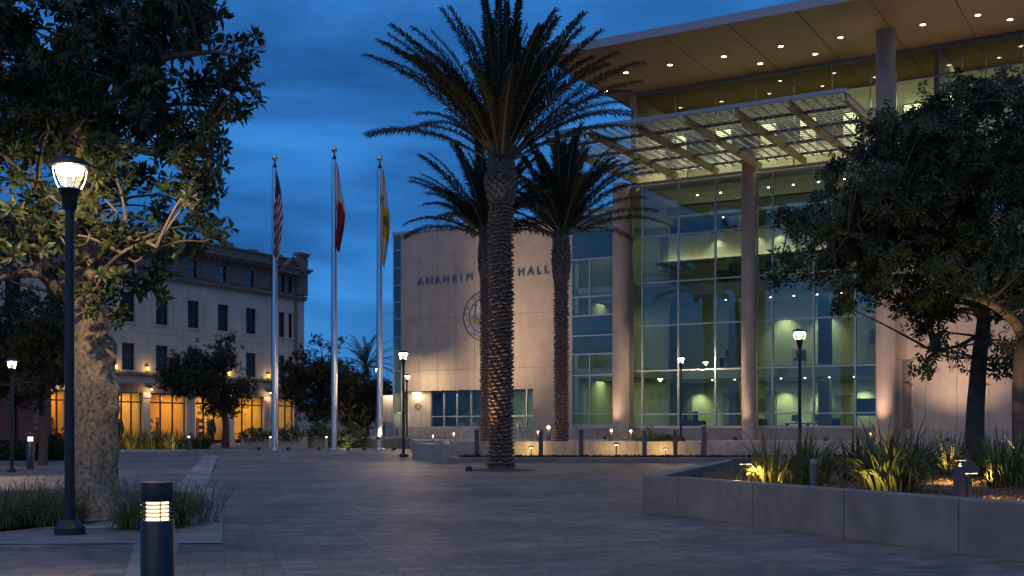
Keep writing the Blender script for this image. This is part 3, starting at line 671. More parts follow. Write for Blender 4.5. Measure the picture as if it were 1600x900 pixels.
b = MB(); b.box(sl_, sr_-.41, .5, 14, 4.4, 15.6); b.box(sl_, sr_-.41, 4.35, 14, gB, 4.39); pb('wall_core', b, 'int_dark')
b = MB(); b.box(-.4, 0.0, -.02, 14, .3, 15.9); pb('end_wall', b, 'cream')
b = MB(); b.box(sl_, .12, -.28, .42, zL4-.1, zL4+.11); b.box(sl_, .14, -.20, .42, zL4-.25, zL4-.101); pb('string_course', b, 'brownstone')
b = MB()
b.box(sl_, .25, -.55, .5, 14.76, 14.95); b.box(sl_, .32, -.75, .5, 14.951, 15.12); b.box(sl_, .15, -.1, .5, 15.121, 15.75); b.box(sl_, .2, -.2, .55, 15.751, 15.9)
i = 0; s = sl_
while s < -1:
    b.box(s, s+.9, -.16, .5, 15.901, 16.02+.18*((i*7) % 3 == 0)); s += 2.9; i += 1
s = sl_
while s < .1: b.box(s, s+.18, -.45, -.01, 14.60, 14.759); s += .6
pb('cornice', b, 'brownstone')
b = MB(); a, c = SB(432), SB(462); mid = (a+c)/2                     # pediment near the corner
b.add([(a-.3, -.62, 14.5), (c+.3, -.62, 14.5), (mid, -.62, 15.75), (a-.3, -.0, 14.5), (c+.3, .0, 14.5), (mid, .0, 15.75)], [(0,1,2),(5,4,3),(0,3,4,1),(1,4,5,2),(2,5,3,0)])
b.bar((a-.5, -.7, 14.5), (mid, -.7, 15.85), .3, .2); b.bar((c+.5, -.7, 14.5), (mid, -.7, 15.85), .3, .2)
b.box(SB(462), .1, -.35, .0, 12.9, 16.25); b.box(SB(461.5), .25, -.45, .3, 16.251, 16.5); b.box(SB(424), SB(431), -.2, .05, 12.9, 14.6)
pb('pediment', b, 'brownstone')
b = MB(); b.box(SB(459), SB(463), -.14, -.0, gB, 12.55); pb('downpipe_pier', b, 'brownstone')
rv = random.Random(3)
lit = mat('pale_blind', (.30,.28,.26), .8); shade = mat('pulled_blind', (.10,.12,.13), .8)  # two plain base colours; the paler serves one blind and the sign marks
for (z0, z1, ws, kd) in rows:
    for i, (a, c) in enumerate(ws):
        t0 = .16 if kd == 'sash' else .2
        f = MB(); e_ = .06
        f.box(a, a+e_, t0, t0+.1, z0, z1); f.box(c-e_, c, t0, t0+.1, z0, z1); f.box(a+e_, c-e_, t0, t0+.1, z1-e_, z1); f.box(a+e_, c-e_, t0, t0+.1, z0, z0+e_)
        zm = (z0+z1)/2; f.box(a+e_, c-e_, t0+.01, t0+.09, zm-.035, zm+.035)
        if c-a > 1.1: f.box((a+c)/2-.03, (a+c)/2+.03, t0+.01, t0+.09, z0+e_, z1-e_)
        for fr in (.25, .75): f.box(a+e_, c-e_, t0+.03, t0+.07, z0+(z1-z0)*fr-.014, z0+(z1-z0)*fr+.014)
        w_ = pb('window', f, 'dark')
        q = MB(); q.box(a+e_, c-e_, t0+.04, t0+.055, z0+e_, z1-e_); pb('pane', q, 'glass_dark' if kd == 'sash' else 'glass', w_)
        if kd != 'sash':
            q = MB(); q.box(a+e_, c-e_, t0+.15, t0+.16, z0+e_, z1-e_); q.build('blind', lit if i in (len(cols)-2,) else shade, w_)
        q = MB(); q.box(a-.12, c+.12, -.10, .05, z0-.13, z0-.002); pb('sill', q, 'cream' if kd == 'sash' else 'brownstone', w_)
# ground storey
b = MB(); b.box(sl_, .1, -.35, .45, zL1-.08, zL1+.09); b.box(sl_, .05, -.22, .45, zL1-.2, zL1-.081); pb('ledge', b, 'brownstone')
b = MB(); b.box(sl_, 0, -.02, .45, zL0+.02, zL1-.21); pb('fascia_band', b, 'cream')
b = MB(); b.box(sl_, .08, -.30, .45, zL0-.14, zL0+.019); b.box(sl_, 0, -.1, .45, zST+.02, zL0-.141); pb('shop_lintel', b, 'brownstone')
pil = [(SB(0), SB(4)), (SB(60), SB(64)), (SB(72), SB(77)), (SB(104), SB(118)), (SB(166), SB(176)), (SB(222), SB(233)), (SB(290), SB(303)), (SB(352), SB(364)), (SB(411), SB(425)), (SB(458), 0)]
for a, c in pil:
    q = MB(); q.box(a, c, -.12, .45, gB, zST+.02); q.box(a-.06, c+.06, -.18, -.0, zST-.35, zST-.1); q.box(a-.05, c+.05, -.17, -.0, gB, gB+.5); pb('pilaster', q, 'cream')
bays = [(pil[3][0]-0, pil[3][0])] and [(pil[i][1], pil[i+1][0]) for i in (0, 2, 3, 4, 5, 6, 7, 8)]
for bi, (a, c) in enumerate(bays):
    f = MB(); n = max(2, round((c-a)/1.05)); zt_ = 3.38
    for k in range(n+1):
        x = a+(c-a)*k/n; f.box(x-.045, x+.045, .1, .2, gB, zST)
    f.box(a, c, .09, .21, zt_-.05, zt_+.05); f.box(a, c, .09, .21, zST-.08, zST+.01); f.box(a, c, .09, .21, gB, gB+.28)
    w_ = pb('shop_window', f, 'dark')
    q = MB(); q.box(a, c, .14, .15, gB+.28, zt_-.05); q.box(a, c, .14, .15, zt_+.05, zST-.08); pb('pane', q, 'glass_shop', w_)
# shop interiors
b = MB(); b.box(sl_, -.41, 4.2, 4.3, gB, zST+.1); pb('shop_back_wall', b, 'int_warm'); 
b = MB(); b.box(sl_, -.41, .46, 4.2, gB-.1, gB+.02); pb('shop_floor', b, 'int_warm')
b = MB(); b.box(sl_, -.41, .46, 4.2, zST+.1, zST+.2); pb('shop_ceiling', b, 'int_warm')
for px, m_ in ((112, 'int_red'), (170, 'int_warm'), (228, 'int_warm'), (297, 'int_red'), (356, 'int_warm'), (418, 'int_warm')):
    s = SB(px); q = MB(); q.box(s-.12, s+.12, .5, 4.19, gB, zST+.1); pb('shop_partition', q, m_)
rs = random.Random(11)
for px0, px1, zz0, zz1 in ((84, 100, .4, 1.2), (180, 206, .4, 1.35), (186, 200, 1.9, 3.0), (240, 252, 1.8, 2.9), (236, 280, .4, 1.25), (310, 330, .4, 1.3), (318, 326, 1.7, 2.8), (370, 392, .4, 1.3), (384, 390, 1.7, 2.6), (434, 455, .4, 1.2), (440, 447, 1.6, 2.6)):
    s0, s1 = SB(px0), SB(px1); q = MB(); q.box(s0, s1, 3.2, 3.5, zz0, zz1)
    q.box(s0-.05, s1+.05, 3.15, 3.55, zz1, zz1+.05); pb('shop_counter' if zz0 < 1 else 'shop_shelf', q, 'brownstone' if zz0 > 1 else 'int_warm')
for i, (a, c) in enumerate(bays):
    for k in range(5):
        s0 = rs.uniform(a-1.5, c-.8); t0 = rs.uniform(.9, 3.3); q = MB(); kind = rs.randrange(4)
        if kind == 0: q.box(s0, s0+.9, t0, t0+.6, 1.02, 1.07); q.box(s0+.42, s0+.48, t0+.27, t0+.33, gB, 1.02)
        elif kind == 1: q.box(s0, s0+.4, t0, t0+.4, gB, gB+.45); q.box(s0, s0+.4, t0+.36, t0+.4, gB+.45, gB+.95)
        elif kind == 2: q.lathe([(.15, gB), (.2, gB+.4), (.08, gB+.42), (.35, gB+1.0), (.25, gB+1.6), (.02, gB+1.9)], 7, (s0, t0))
        else:
            q.box(s0, s0+1.2, t0, t0+.3, gB, gB+.06); q.box(s0, s0+.05, t0, t0+.3, gB, gB+2.0); q.box(s0+1.15, s0+1.2, t0, t0+.3, gB, gB+2.0)
            for z_ in (.6, 1.1, 1.6): q.box(s0, s0+1.2, t0, t0+.3, gB+z_, gB+z_+.04); q.box(s0+rs.uniform(.1, .4), s0+rs.uniform(.5, 1.0), t0+.05, t0+.25, gB+z_+.04, gB+z_+.3)
        pb(('table', 'shop_chair', 'potted_plant', 'display_shelf')[kind], q, ('brownstone', 'dark', 'leaf_far', 'brownstone')[kind])
    area('shop_light', ((a+c)/2, 2.2, zST), (0,0,0), max(.6, c-a-.6), 2.2, (1.0, .60, .13) if i != 0 else (1.0, .46, .08), 20.0*(c-a), BB)
    q = MB()
    for k in range(4): q.lathe([(.06, zST-.35), (.10, zST-.28), (.06, zST-.2)], 10, (a+(c-a)*(k+.5)/4, 1.0+rs.random()*2))
    pb('shop_pendant', q, 'amber')
# things fixed on the old building's face: lanterns on the ledge and wall lamps on the pilasters
def local(s, t, z): x, y = FB.W(s, t); return (x, y, z)
LN = None
for px, lab in ((229, 'amber lantern on the ledge left of the street tree, above the shopfronts'), (356, 'amber lantern on the ledge behind the street tree crown'), (179, 'amber lantern on the ledge just right of the pale trunk'), (418, 'amber lantern on the ledge left of the striped flag pole')):
    loc = local(SB(px), -.12, zL1+.10)
    if LN is None:
        LN = thing('wall_lantern', lab, 'lantern', loc, FB.ang, 'lanterns along the old building ledge')
        q = MB(); q.lathe([(.16, 0), (.10, .06), (.10, .12)], 8); q.lathe([(.15, .42), (.02, .58)], 8); q.build('frame', M['dark'], LN)
        q = MB(); q.lathe([(.09, .12), (.13, .42)], 8); q.build('glass', M['amber'], LN)
        point('lantern_light', (0, -.3, .3), (1, .6, .2), 8, .1, LN)
    else: copy_thing(LN, loc, lab)
WL = None
for px, py, lab in ((230, 608, 'bright wall lamp on the pilaster between the two widest shopfronts'), (416, 614, 'bright wall lamp on the pilaster just left of the striped flag pole'), (91, 605, 'bright wall lamp over the orange shopfront left of the big lamp post'), (359, 612, 'wall lamp on the pilaster behind the street tree')):
    z = ZB(px, py); loc = local(SB(px), -.18, z)
    if WL is None:
        WL = thing('wall_lamp', lab, 'wall lamp', loc, FB.ang, 'wall lamps on the shop pilasters')
        q = MB(); q.bar((0, .06, .1), (0, -.30, .16), .04, .04); q.lathe([(.04, .16), (.17, .04), (.18, 0)], 14, (0, -.30)); q.build('shade', M['black'], WL)
        q = MB(); q.lathe([(.05, -.05), (.07, -.01), (.06, .02)], 14, (0, -.30)); q.build('bulb', M['lens'], WL)
        point('wall_lamp_light', (0, -.42, -.15), WARM, 20, .03, WL)
    else: copy_thing(WL, loc, lab)
# vertical sign on the pilaster + the low dark annex at the far left with its sign
VS = thing('hanging_sign', 'narrow vertical shop sign with pale letters beside the striped flag pole', 'sign', local(SB(416), -.16, 2.0), FB.ang)
q = MB(); q.box(-.22, .22, -.04, 0, -.1, 1.75); q.build('board', M['cream'], VS)
def marks(n, x, z0, dz, w, t, parent, m, seed):
    r_ = random.Random(seed)
    for i in range(n):
        q = MB(); z = z0-i*dz
        for k in range(3):
            if r_.random() < .5: q.box(x-w/2, x+w/2, t-.012, t, z+k*dz*.3, z+k*dz*.3+.04)
            else: q.box(x-w/2+k*w*.4, x-w/2+k*w*.4+.04, t-.013, t-.001, z, z+dz*.66)
        q.build('sign_mark', m, parent)
marks(5, 0, 1.35, .32, .24, -.041, VS, M['dark'], 4)
AX = thing('annex', 'low dark maroon shop wall with a vertical pale-lettered sign at the far left', 'building', local(SB(63), 0, 0), FB.ang)
sa = SB(-60)-SB(63); sb_ = 0
q = MB(); q.box(sa, SB(2)-SB(63), -1.1, -.40, gB, 4.3); q.box(SB(12)-SB(63), 0, -1.1, -.40, gB, 4.3); q.box(SB(2)-SB(63), SB(12)-SB(63), -1.1, -.4, 3.6, 4.3); q.build('wall', M['maroon'], AX)
q = MB(); q.box(sa, .1, -1.3, -.4, 4.31, 4.5); q.build('coping', M['brownstone'], AX)
q = MB(); q.box(SB(2)-SB(63), SB(12)-SB(63), -.6, -.55, gB, 3.6); q.build('shop_window', M['int_warm'], AX)
marks(5, SB(40)-SB(63), 2.9, .38, .32, -1.101, AX, lit, 9)

# ================================================================== LAMP POSTS
LP = thing('street_lamp', 'tall black lamp post with glowing cup lantern in front of the pale tree trunk', 'street lamp', (*GG(109, 836), 0), 0, 'black plaza lamp posts')
q = MB(); q.lathe([(.205, 0), (.205, .10), (.175, .13), (.095, .19), (.085, .20)], 8); q.build('base', M['black'], LP, bevel=.006)
q = MB(); q.lathe([(.068, .19), (.056, 4.18)], 20); q.build('pole', M['black'], LP, smooth=True)
q = MB(); q.lathe([(.058, 4.17), (.085, 4.20), (.10, 4.33), (.135, 4.43), (.15, 4.44)], 24); q.build('neck', M['black'], LP, smooth=True)
q = MB(); q.lathe([(.25, 4.725), (.27, 4.735), (.265, 4.76), (.20, 4.82), (.09, 4.86), (.015, 4.87)], 28); q.build('cap', M['black'], LP, smooth=True)
q = MB(); q.lathe([(.10, 4.635), (.155, 4.665), (.18, 4.715), (.18, 4.724)], 24); q.build('lens', M['lens'], LP, smooth=True)
M['cup'] = glass('lamp_cup_glass', (.95,.93,.88), .6, .0, .01)
q = MB(); q.lathe([(.130, 4.445), (.150, 4.47), (.185, 4.56), (.20, 4.65), (.205, 4.724)], 28, close=False); q.build('glass_cup', M['cup'], LP, smooth=True)
for k in range(4):
    a = R(38+90*k); q = MB(); q.tube([(r*math.cos(a), r*math.sin(a), z) for r, z in ((.132, 4.44), (.158, 4.48), (.198, 4.58), (.214, 4.67), (.216, 4.73))], .009, 6); q.build('cage_rib', M['rib'], LP)
q = MB(); q.lathe([(.128, 4.44), (.146, 4.44), (.146, 4.452), (.128, 4.452)], 28, close=False); q.build('collar_ring', M['rib'], LP)
point('lamp_light', (0, 0, 4.625), LAMPW, 290, .06, LP)
def lamp(px, ptop, Y, z0, lab):
    x = (px-800)/F*Y; h = ZZ(ptop, Y)-z0; return copy_thing(LP, (x, Y, z0), lab, scale=h/4.87, rz=rnd.random())
lamp(630.5, 547, 51, .15, 'taller lamp post of the close pair in front of the stone wall end')
lamp(635.8, 584, 66, TZ+.0, 'shorter-looking lamp post just behind the taller one left of the palms')
lamp(1064, 556, 58, TZ, 'lamp post on the terrace in front of the glass wall, left of the round column')
lamp(1249.5, 513, 44, .1, 'lamp post in front of the glass wall, right of the round column')
lamp(18.5, 560, 37, 0, 'lamp post at the far left edge in front of the dark trees')
lamp(507, 621, 78, .32, 'small distant lamp post just left of the middle flagpole')
lamp(592, 572, 84, .32, 'distant lamp post whose lantern shows behind the right flagpole')

# ================================================================== BOLLARDS
BL = thing('bollard_light', 'dark cylindrical bollard with glowing louvred band in the near foreground', 'bollard', ((246-800)/F*7.2, 7.2, 0), 0, 'round louvred bollard lights')
q = MB(); q.lathe([(.103, 0), (.103, .783), (.099, .788)], 40); q.build('post', M['black'], BL, smooth=True)
q = MB(); q.lathe([(.099, .905), (.1, .908), (.1, 1.018), (.096, 1.026)], 40); q.build('cap', M['black'], BL, smooth=True)
q = MB(); q.lathe([(.068, .79), (.068, .905)], 30); q.build('lamp_tube', M['lens_soft'], BL, smooth=True)
for k in range(4):
    z = .808+k*.0245; q = MB(); q.lathe([(.072, z+.006), (.103, z), (.103, z+.004), (.072, z+.011)], 40, close=False); q.build('louvre_ring', M['black'], BL, smooth=True)
for k in range(3):
    a = R(-62+120*k); q = MB(); q.tube([(.090*math.cos(a), .090*math.sin(a), .785), (.090*math.cos(a), .090*math.sin(a), .907)], .004, 6); q.build('louvre_rod', M['black'], BL)
for px, pb_, Y, lab in ((47.5, 718, 40, 'dark louvred bollard glowing beside the far left tree trunk'), (295, 702, 59, 'small louvred bollard at the right end of the strap-leaf bed')):
    copy_thing(BL, ((px-800)/F*Y, Y, gz(Y)), lab, scale=(ZZ(pb_-(42 if px < 60 else 24), Y)-gz(Y)-0)/1.026)
# slim lit tube bollards by the flagpoles
TB = None
for px, lab in ((422.5, 'pale glowing tube bollard at the foot of the striped flag pole'), (510, 'pale glowing tube bollard left of the middle flagpole')):
    loc = ((px-800)/F*61, 61, .32)
    if TB is None:
        TB = thing('tube_bollard', lab, 'bollard', loc, 0, 'lit tube bollards by the flagpoles')
        q = MB(); q.lathe([(.06, 0), (.06, .6), (.055, .62)], 16); q.build('tube', mat('pale_tube', (.55,.42,.36), .5), TB, smooth=True)
        q = MB(); q.lathe([(.05, .62), (.05, .68), (.0, .70)], 16, close=False); q.build('lens', M['lens_soft'], TB, smooth=True)
    else: copy_thing(TB, loc, lab)
# square fixtures in the near planter: post with a hooded lamp head throwing light on the mulch
def planter_light(px, py, Y, lab, src=None, rz=0, sc=1):
    x, y = XY(px, Y); z = .48
    if src is not None: return copy_thing(src, (x, y, z), lab, rz=rz, scale=sc)
    t = thing('planter_light', lab, 'garden light', (x, y, z), rz, 'posts with hooded garden lights in the near planter')
    q = MB(); q.box(-.05, .05, -.05, .05, -.1, .44); q.build('post', M['grey_post'], t, bevel=.006)
    q = MB(); q.box(.051, .26, -.045, .045, .36, .44); q.build('lamp_head', M['grey_post'], t, bevel=.004)
    q = MB(); q.box(.08, .24, -.03, .03, .352, .359); q.build('lens', M['lens_soft'], t)
    q = MB(); q.box(.10, .16, -.03, .03, -.1, .40); q.build('bracket', M['grey_post'], t)
    o = point('garden_light', (.23, 0, .33), (1.0, .60, .20), 42, .012, t, spot=R(165), blend=.5); o.rotation_euler = (0, R(-12), 0)
    return t
pl1 = planter_light(1149, 750, 17.3, 'left hooded light on twin grey posts at the corner of the near planter', None, R(8))
planter_light(1499, 772, 13.6, 'right hooded light on grey posts standing on the near planter edge', pl1, R(20))
planter_light(1512, 700, 19.5, 'hooded light half hidden behind the right strap-leaf clumps', pl1, R(200))
for px, py, Y, tgt, lab, pw in ((1352, 774, 15.3, (1392, 700, 15.9), 'tiny added spike light at the foot of the largest strap-leaf clump', 17), (1215, 754, 17.5, (1250, 690, 18.4), 'tiny added spike light among the left strap-leaf clumps', 9), (1545, 757, 17.6, (1575, 690, 18.2), 'tiny added spike light at the foot of the right edge clump', 6), (1470, 726, 21.6, (1495, 680, 22), 'tiny added spike light at the foot of the airy clump', 9), (188, 704, 60, (186, 690, 61.6), 'tiny added spike light at the left end of the strap-leaf row', 30), (225, 704, 60, (224, 690, 61.6), 'tiny added spike light in the middle of the strap-leaf row', 30), (262, 704, 60, (264, 690, 61.6), 'tiny added spike light towards the right end of the strap-leaf row', 30), (1556, 735, 19.6, (1548, 430, 20), 'added spike light aimed up at the warm-lit limb at the right edge', 170)):  # fixtures added to brighten the clumps, the strap-leaf row and the limb
    x, y = XY(px, Y); t = thing('added_spike_light', lab, 'garden light', (x, y, .47 if Y < 30 else .32), 0, 'small added spike lights in the planting')
    q = MB(); q.lathe([(.012, -.1), (.012, .03), (.03, .04), (.036, .09), (.03, .09)], 10); q.build('housing', M['black'], t)
    o = point('added_spike_beam', (0, 0, .12), (1.0, .64, .26), pw, .01, t, spot=R(110), blend=1.0); d = Vector((*XY(tgt[0], tgt[2]), ZZ(tgt[1], tgt[2])))-Vector((x, y, .6)); o.rotation_euler = d.to_track_quat('-Z', 'Y').to_euler()
PP = thing('bollard_post', 'plain round grey post in the near planter between the two strap-leaf clumps', 'bollard', (*XY(1272, 15.9), .45), 0, 'plain round posts')
q = MB(); q.lathe([(.052, 0), (.052, .47), (.048, .48)], 20); q.build('post', M['grey_post'], PP, smooth=True); q = MB(); q.lathe([(.056, .44), (.056, .485), (.04, .495)], 20); q.build('cap', M['alu_blue'], PP, smooth=True)
# posts along the terrace front
TP = None
k = 0
places = ['left of the right palm', 'just right of the right palm', 'in front of the wide column', 'left of the glass-front lamp post', 'right of the glass-front lamp post', 'nearest the round column']
for px, top, lab in ((845, 667, 'tall grey post on the terrace front just left of the right palm trunk'), (908, 669, 'tall grey post on the terrace front just right of the right palm'), (1007, 670, 'grey post on the terrace front below the left edge of the glass wall'), (1055, 669, 'grey post on the terrace front just left of the terrace lamp post'), (1100, 664, 'grey post on the terrace front just right of the terrace lamp post'), (745, 669, 'grey post at the terrace wall just left of the palm pair')):
    Y = 46.9; z = .14; h = ZZ(top, Y)-z
    if TP is None:
        TP = thing('terrace_post', lab, 'post', ((px-800)/F*Y, Y, z), 0, 'grey posts along the terrace front')
        q = MB(); q.box(-.09, .09, -.05, .05, 0, 1.16); q.build('post', M['grey_post'], TP, bevel=.008)
        q = MB(); q.box(-.12, .12, -.08, .08, 1.161, 1.24); q.build('cap', M['alu_blue'], TP, bevel=.01)
        q = MB(); q.box(.092, .14, -.03, .03, 1.0, 1.12); q.build('hood', M['alu'], TP)
    else: copy_thing(TP, ((px-800)/F*Y, Y, z), lab, scale=h/1.24)
# small lit bollards on the terrace
SBL = None
for px, top, bot, Y, lab in ((841, 674, 690, 50, 'short lit bollard on the terrace left of the right palm trunk'), (955, 669, 690, 52, 'short lit bollard on the terrace in front of the wide column'), (985.6, 670, 690, 52, 'short lit bollard on the terrace right of the wide column'), (676.5, 681, 693, 47.8, 'short lit bollard on the left end of the planter wall'), (709, 682, 692, 49, 'short lit bollard on the terrace just left of the palm pair'), (857, 663, 690, 51, 'dark slim bollard on the terrace against the right palm trunk'), (1360, 676, 690, 52, 'short lit bollard on the terrace under the big column')):
    h = ZZ(top, Y)-TZ
    if SBL is None:
        SBL = thing('terrace_bollard', lab, 'bollard', ((px-800)/F*Y, Y, TZ), 0, 'short lit bollards on the terrace')
        q = MB(); q.lathe([(.07, 0), (.07, .36)], 14); q.build('post', M['grey_post'], SBL, smooth=True)
        q = MB(); q.lathe([(.05, .361), (.05, .42)], 14); q.build('lens', M['lens_soft'], SBL, smooth=True)
        q = MB(); q.lathe([(.09, .421), (.09, .45), (.03, .48)], 14); q.build('cap', M['grey_post'], SBL, smooth=True)
        point('bollard_glow', (0, -.12, .40), WARM, 5, .012, SBL)
    else: copy_thing(SBL, ((px-800)/F*Y, Y, TZ), lab, scale=max(.8, h/.48) if px != 676.5 else .6)
# path light between the kerb and the terrace wall
PL = thing('path_light', 'small mushroom path light glowing against the terrace wall right of the right palm', 'garden light', ((963-800)/F*46.7, 46.7, .16), 0)
q = MB(); q.lathe([(.025, 0), (.025, .56)], 10); q.build('stem', M['grey_post'], PL); q = MB(); q.lathe([(.16, .60), (.12, .66), (.02, .69)], 18); q.build('shade', M['grey_post'], PL, smooth=True)
q = MB(); q.lathe([(.07, .56), (.08, .598)], 14); q.build('lens', M['lens_soft'], PL); point('path_glow', (0, .1, .54), (1, .62, .20), 18, .012, PL)
PL2 = copy_thing(PL, ((830-800)/F*46.9, 46.9, .16), 'small mushroom path light between the large and the right palm', scale=.8)
PL3 = copy_thing(PL, ((1040-800)/F*46.9, 46.9, .16), 'small mushroom path light near the post left of the terrace lamp', scale=.7)
# ground floodlight fixture for the seal wall and column uplights
def uplight(x, y, z, tgt, pw, lab, col=(1.0,.68,.40), sp=60, grp='ground uplights', sz=.06, src=None):
    t = thing('uplight', lab, 'uplight', (x, y, z), 0, grp)
    q = MB(); q.lathe([(.11, 0), (.11, .05), (.09, .16)], 16, close=False); q.build('housing', M['black'], t); q = MB(); q.lathe([(.08, .13), (.085, .14)], 16); q.build('lens', M['lens_soft'], t)
    o = point('uplight_beam', (0, 0, .2), col, pw, sz, t, spot=R(sp), blend=1.0); d = Vector(tgt)-Vector((x, y, z+.2)); o.rotation_euler = d.to_track_quat('-Z', 'Y').to_euler(); return t
sx, sy = FA.W(SEALS-1.2, -8.5)
uplight(sx, sy, TZ, (*FA.W(SEALS-.6, 0), SEALZ-1.0), 2500, 'floodlight on the terrace aimed up at the round seal', sp=72)
sx, sy = FA.W(SEALS+6, -9)
uplight(sx, sy, TZ, (*FA.W(SEALS+4, 0), SEALZ+1), 420, 'floodlight on the terrace aimed at the wall right of the seal', sp=75)
for s, t, r, lab, pw in ((c1, -.75, .34, 'uplight in the terrace at the foot of the round column', 230), (c2, -.75, .44, 'uplight in the terrace at the foot of the wide column', 230), (c3, -3.2, .43, 'uplight in the terrace at the foot of the big right column', 260)):
    x, y = FA.W(s-.25, t-r-1.0); X2, Y2 = FA.W(s, t); uplight(x, y, TZ, (X2, Y2, 7), pw, lab, col=(1.0,.62,.42), sp=85)
for px, t, lab in ((1480, -5.5, 'uplight in the terrace at the foot of the right stone wall'), (1060, -4.5, 'added uplight in the terrace below the left half of the canopy'), (1290, -4.5, 'added uplight in the terrace below the right half of the canopy')):  # the two below the canopy are added to warm the soffit
    x, y = FA.W(S(px, t), t); X2, Y2 = FA.W(S(px, t)+.3, -2.6 if px == 1480 else -6.5); uplight(x, y, TZ, (X2, Y2, 7 if px == 1480 else 20), 520 if px == 1480 else 190, lab, col=(1.0,.66,.44) if px == 1480 else (1.0,.66,.30), sp=100)
# ================================================================== FLAGPOLES AND FLAGS
def poleobj(px, top, lab):
    x, y = GG(px, 703.5); z = gz(y); h = ZZ(top, y)-z
    t = thing('flagpole', lab, 'flagpole', (x, y, z), 0, 'three flagpoles')
    q = MB(); q.lathe([(.30, 0), (.30, .05), (.22, .10), (.16, .14)], 24); q.build('base_collar', M['pole'], t, smooth=True)
    q = MB(); q.lathe([(.155, .1), (.15, h*.35), (.12, h*.65), (.075, h-.7)], 24); q.build('shaft', M['pole'], t, smooth=True)
    q = MB(); q.lathe([(.075, h-.7), (.10, h-.66), (.10, h-.56), (.05, h-.52), (.03, h-.36)], 16); q.build('truck', M['black'], t, smooth=True)
    q = MB(); q.lathe([(.01, h-.38)] + [(.15*math.sin(a), h-.20-.15*math.cos(a)) for a in np.linspace(.3, math.pi-.02, 10)], 18); q.build('ball', M['gold'], t, smooth=True)
    q = MB(); q.tube([(-.13, -.02, h-.62), (-.16, -.02, h*.5), (-.19, -.02, 1.3)], .012, 5); q.build('halyard', M['black'], t)
    return t, h, y, z
FPs = []
for px, top, lab in ((429.5, 241, 'brushed flagpole carrying the striped flag, left of three'), (522.5, 228, 'tallest brushed flagpole in the middle carrying the red and white flag'), (593.5, 242, 'brushed flagpole carrying the white and yellow flag, right of three')):
    FPs.append(poleobj(px, top, lab))
def flagmat(name, kind):
    m = bpy.data.materials.new(name); m.use_nodes = True; t = m.node_tree; p = t.nodes['Principled BSDF']; p.inputs['Roughness'].default_value = .8
    at = N(t, 'ShaderNodeAttribute'); at.attribute_name = 'flag_color'; t.links.new(at.outputs['Color'], p.inputs['Base Color']); return m
RED = (.30,.018,.025); WHT = (.55,.54,.55); BLU = (.018,.03,.11); YEL = (.55,.33,.03); INK = (.06,.06,.08); GRN = (.05,.14,.06)
def flag(fp, px0, zt_, length, wmax, colf, lab, lean=0):
    t, h, y, z0 = fp; x0 = t.location.x; nu, nv = 26, 70
    ztop = ZZ(zt_, y); vs = []; cols = []
    q = MB(); rr = random.Random(int(px0))
    ph = [rr.random()*6.28 for _ in range(4)]
    for th in (0, 1):
        for j in range(nv+1):
            v = j/nv
            for i in range(nu+1):
                u = i/nu                                   # fly folded into hanging pleats
                w = wmax*(.30+.70*min(1, v*2.4))*(1-.55*max(0, v-.55)/.45)
                fold = math.sin(u*15+ph[0]+v*2.2)*.09*(.3+v); fold2 = math.sin(u*7+ph[1]-v*3)*.06
                x = .10+u*w+.03*math.sin(v*9+ph[2])+lean*v
                z = ztop-length*v-u*.55*(1-v*.2)-.10*math.sin(u*9+ph[3])*v
                vs.append((x, fold+fold2-.02+th*.006, z))
    n1 = (nv+1)*(nu+1)
    fs = []
    for j in range(nv):
        for i in range(nu):
            a = j*(nu+1)+i; fs.append((a, a+1, a+nu+2, a+nu+1)); fs.append((n1+a+nu+1, n1+a+nu+2, n1+a+1, n1+a))
    for j in range(nv):
        for i in (0, nu): a = j*(nu+1)+i; fs.append((a, a+nu+1, n1+a+nu+1, n1+a))
    for i in range(nu):
        for j in (0, nv): a = j*(nu+1)+i; fs.append((a, a+1, n1+a+1, n1+a))
    q.add([(x, yy, z) for x, yy, z in vs], fs)
    o = q.build('flag', flagmat('flag_cloth', 0), None, smooth=True)
    o.location = (x0, y-.16, 0); tag(o, lab, 'flag', 'flags hanging limp from the poles')
    ca = o.data.color_attributes.new('flag_color', 'FLOAT_COLOR', 'POINT')
    for idx in range(len(o.data.vertices)):
        k = idx % n1; j, i = divmod(k, nu+1); c = colf(i/nu, j/nv); ca.data[idx].color = (*c, 1)
    return o
def us(u, v):
    a = v+u*.18
    if a < .36: return BLU if (math.sin(u*40)*math.sin(v*90)) < .75 else WHT
    k = int((a*1.0-.36+u*.25)*15); return RED if k % 2 else WHT
def ca(u, v):
    if v < .42 and u < .9: return WHT if v > .05 else (.4,.4,.42)
    return RED if v > .42+.1*math.sin(u*9) else WHT
def city(u, v):
    if .40 < v < .74 and u > .1+.25*abs(v-.55): return YEL if abs(v-.55) > .05 or u > .7 or u < .3 else GRN
    if .30 < v < .42 and u < .42: return INK if math.sin(v*200)*math.sin(u*40) > -.1 else WHT
    return WHT
flag(FPs[0], 429, 264, 4.4, .42, us, 'limp flag of red and white stripes with a blue canton', -.14)
flag(FPs[1], 523, 252, 4.4, .48, ca, 'limp white flag with a red lower band', .0)
flag(FPs[2], 594, 258, 4.9, .48, city, 'limp white flag with a yellow round emblem', -.04)
# small white floods at the pole feet
for i, dx in enumerate((-.75, .75)):
    for j, (t, h, y, z) in enumerate(FPs):
        lab = ['left', 'right'][i]+' flagpole flood at the foot of the '+['striped flag pole', 'middle flagpole', 'right flagpole'][j]
        uplight(t.location.x+dx, y-.3, z, (t.location.x+.1, y, h*.8), 60 if i == 0 else 60, lab, col=(.85,.9,1.0), sp=26, grp='small floods at the flagpole feet')
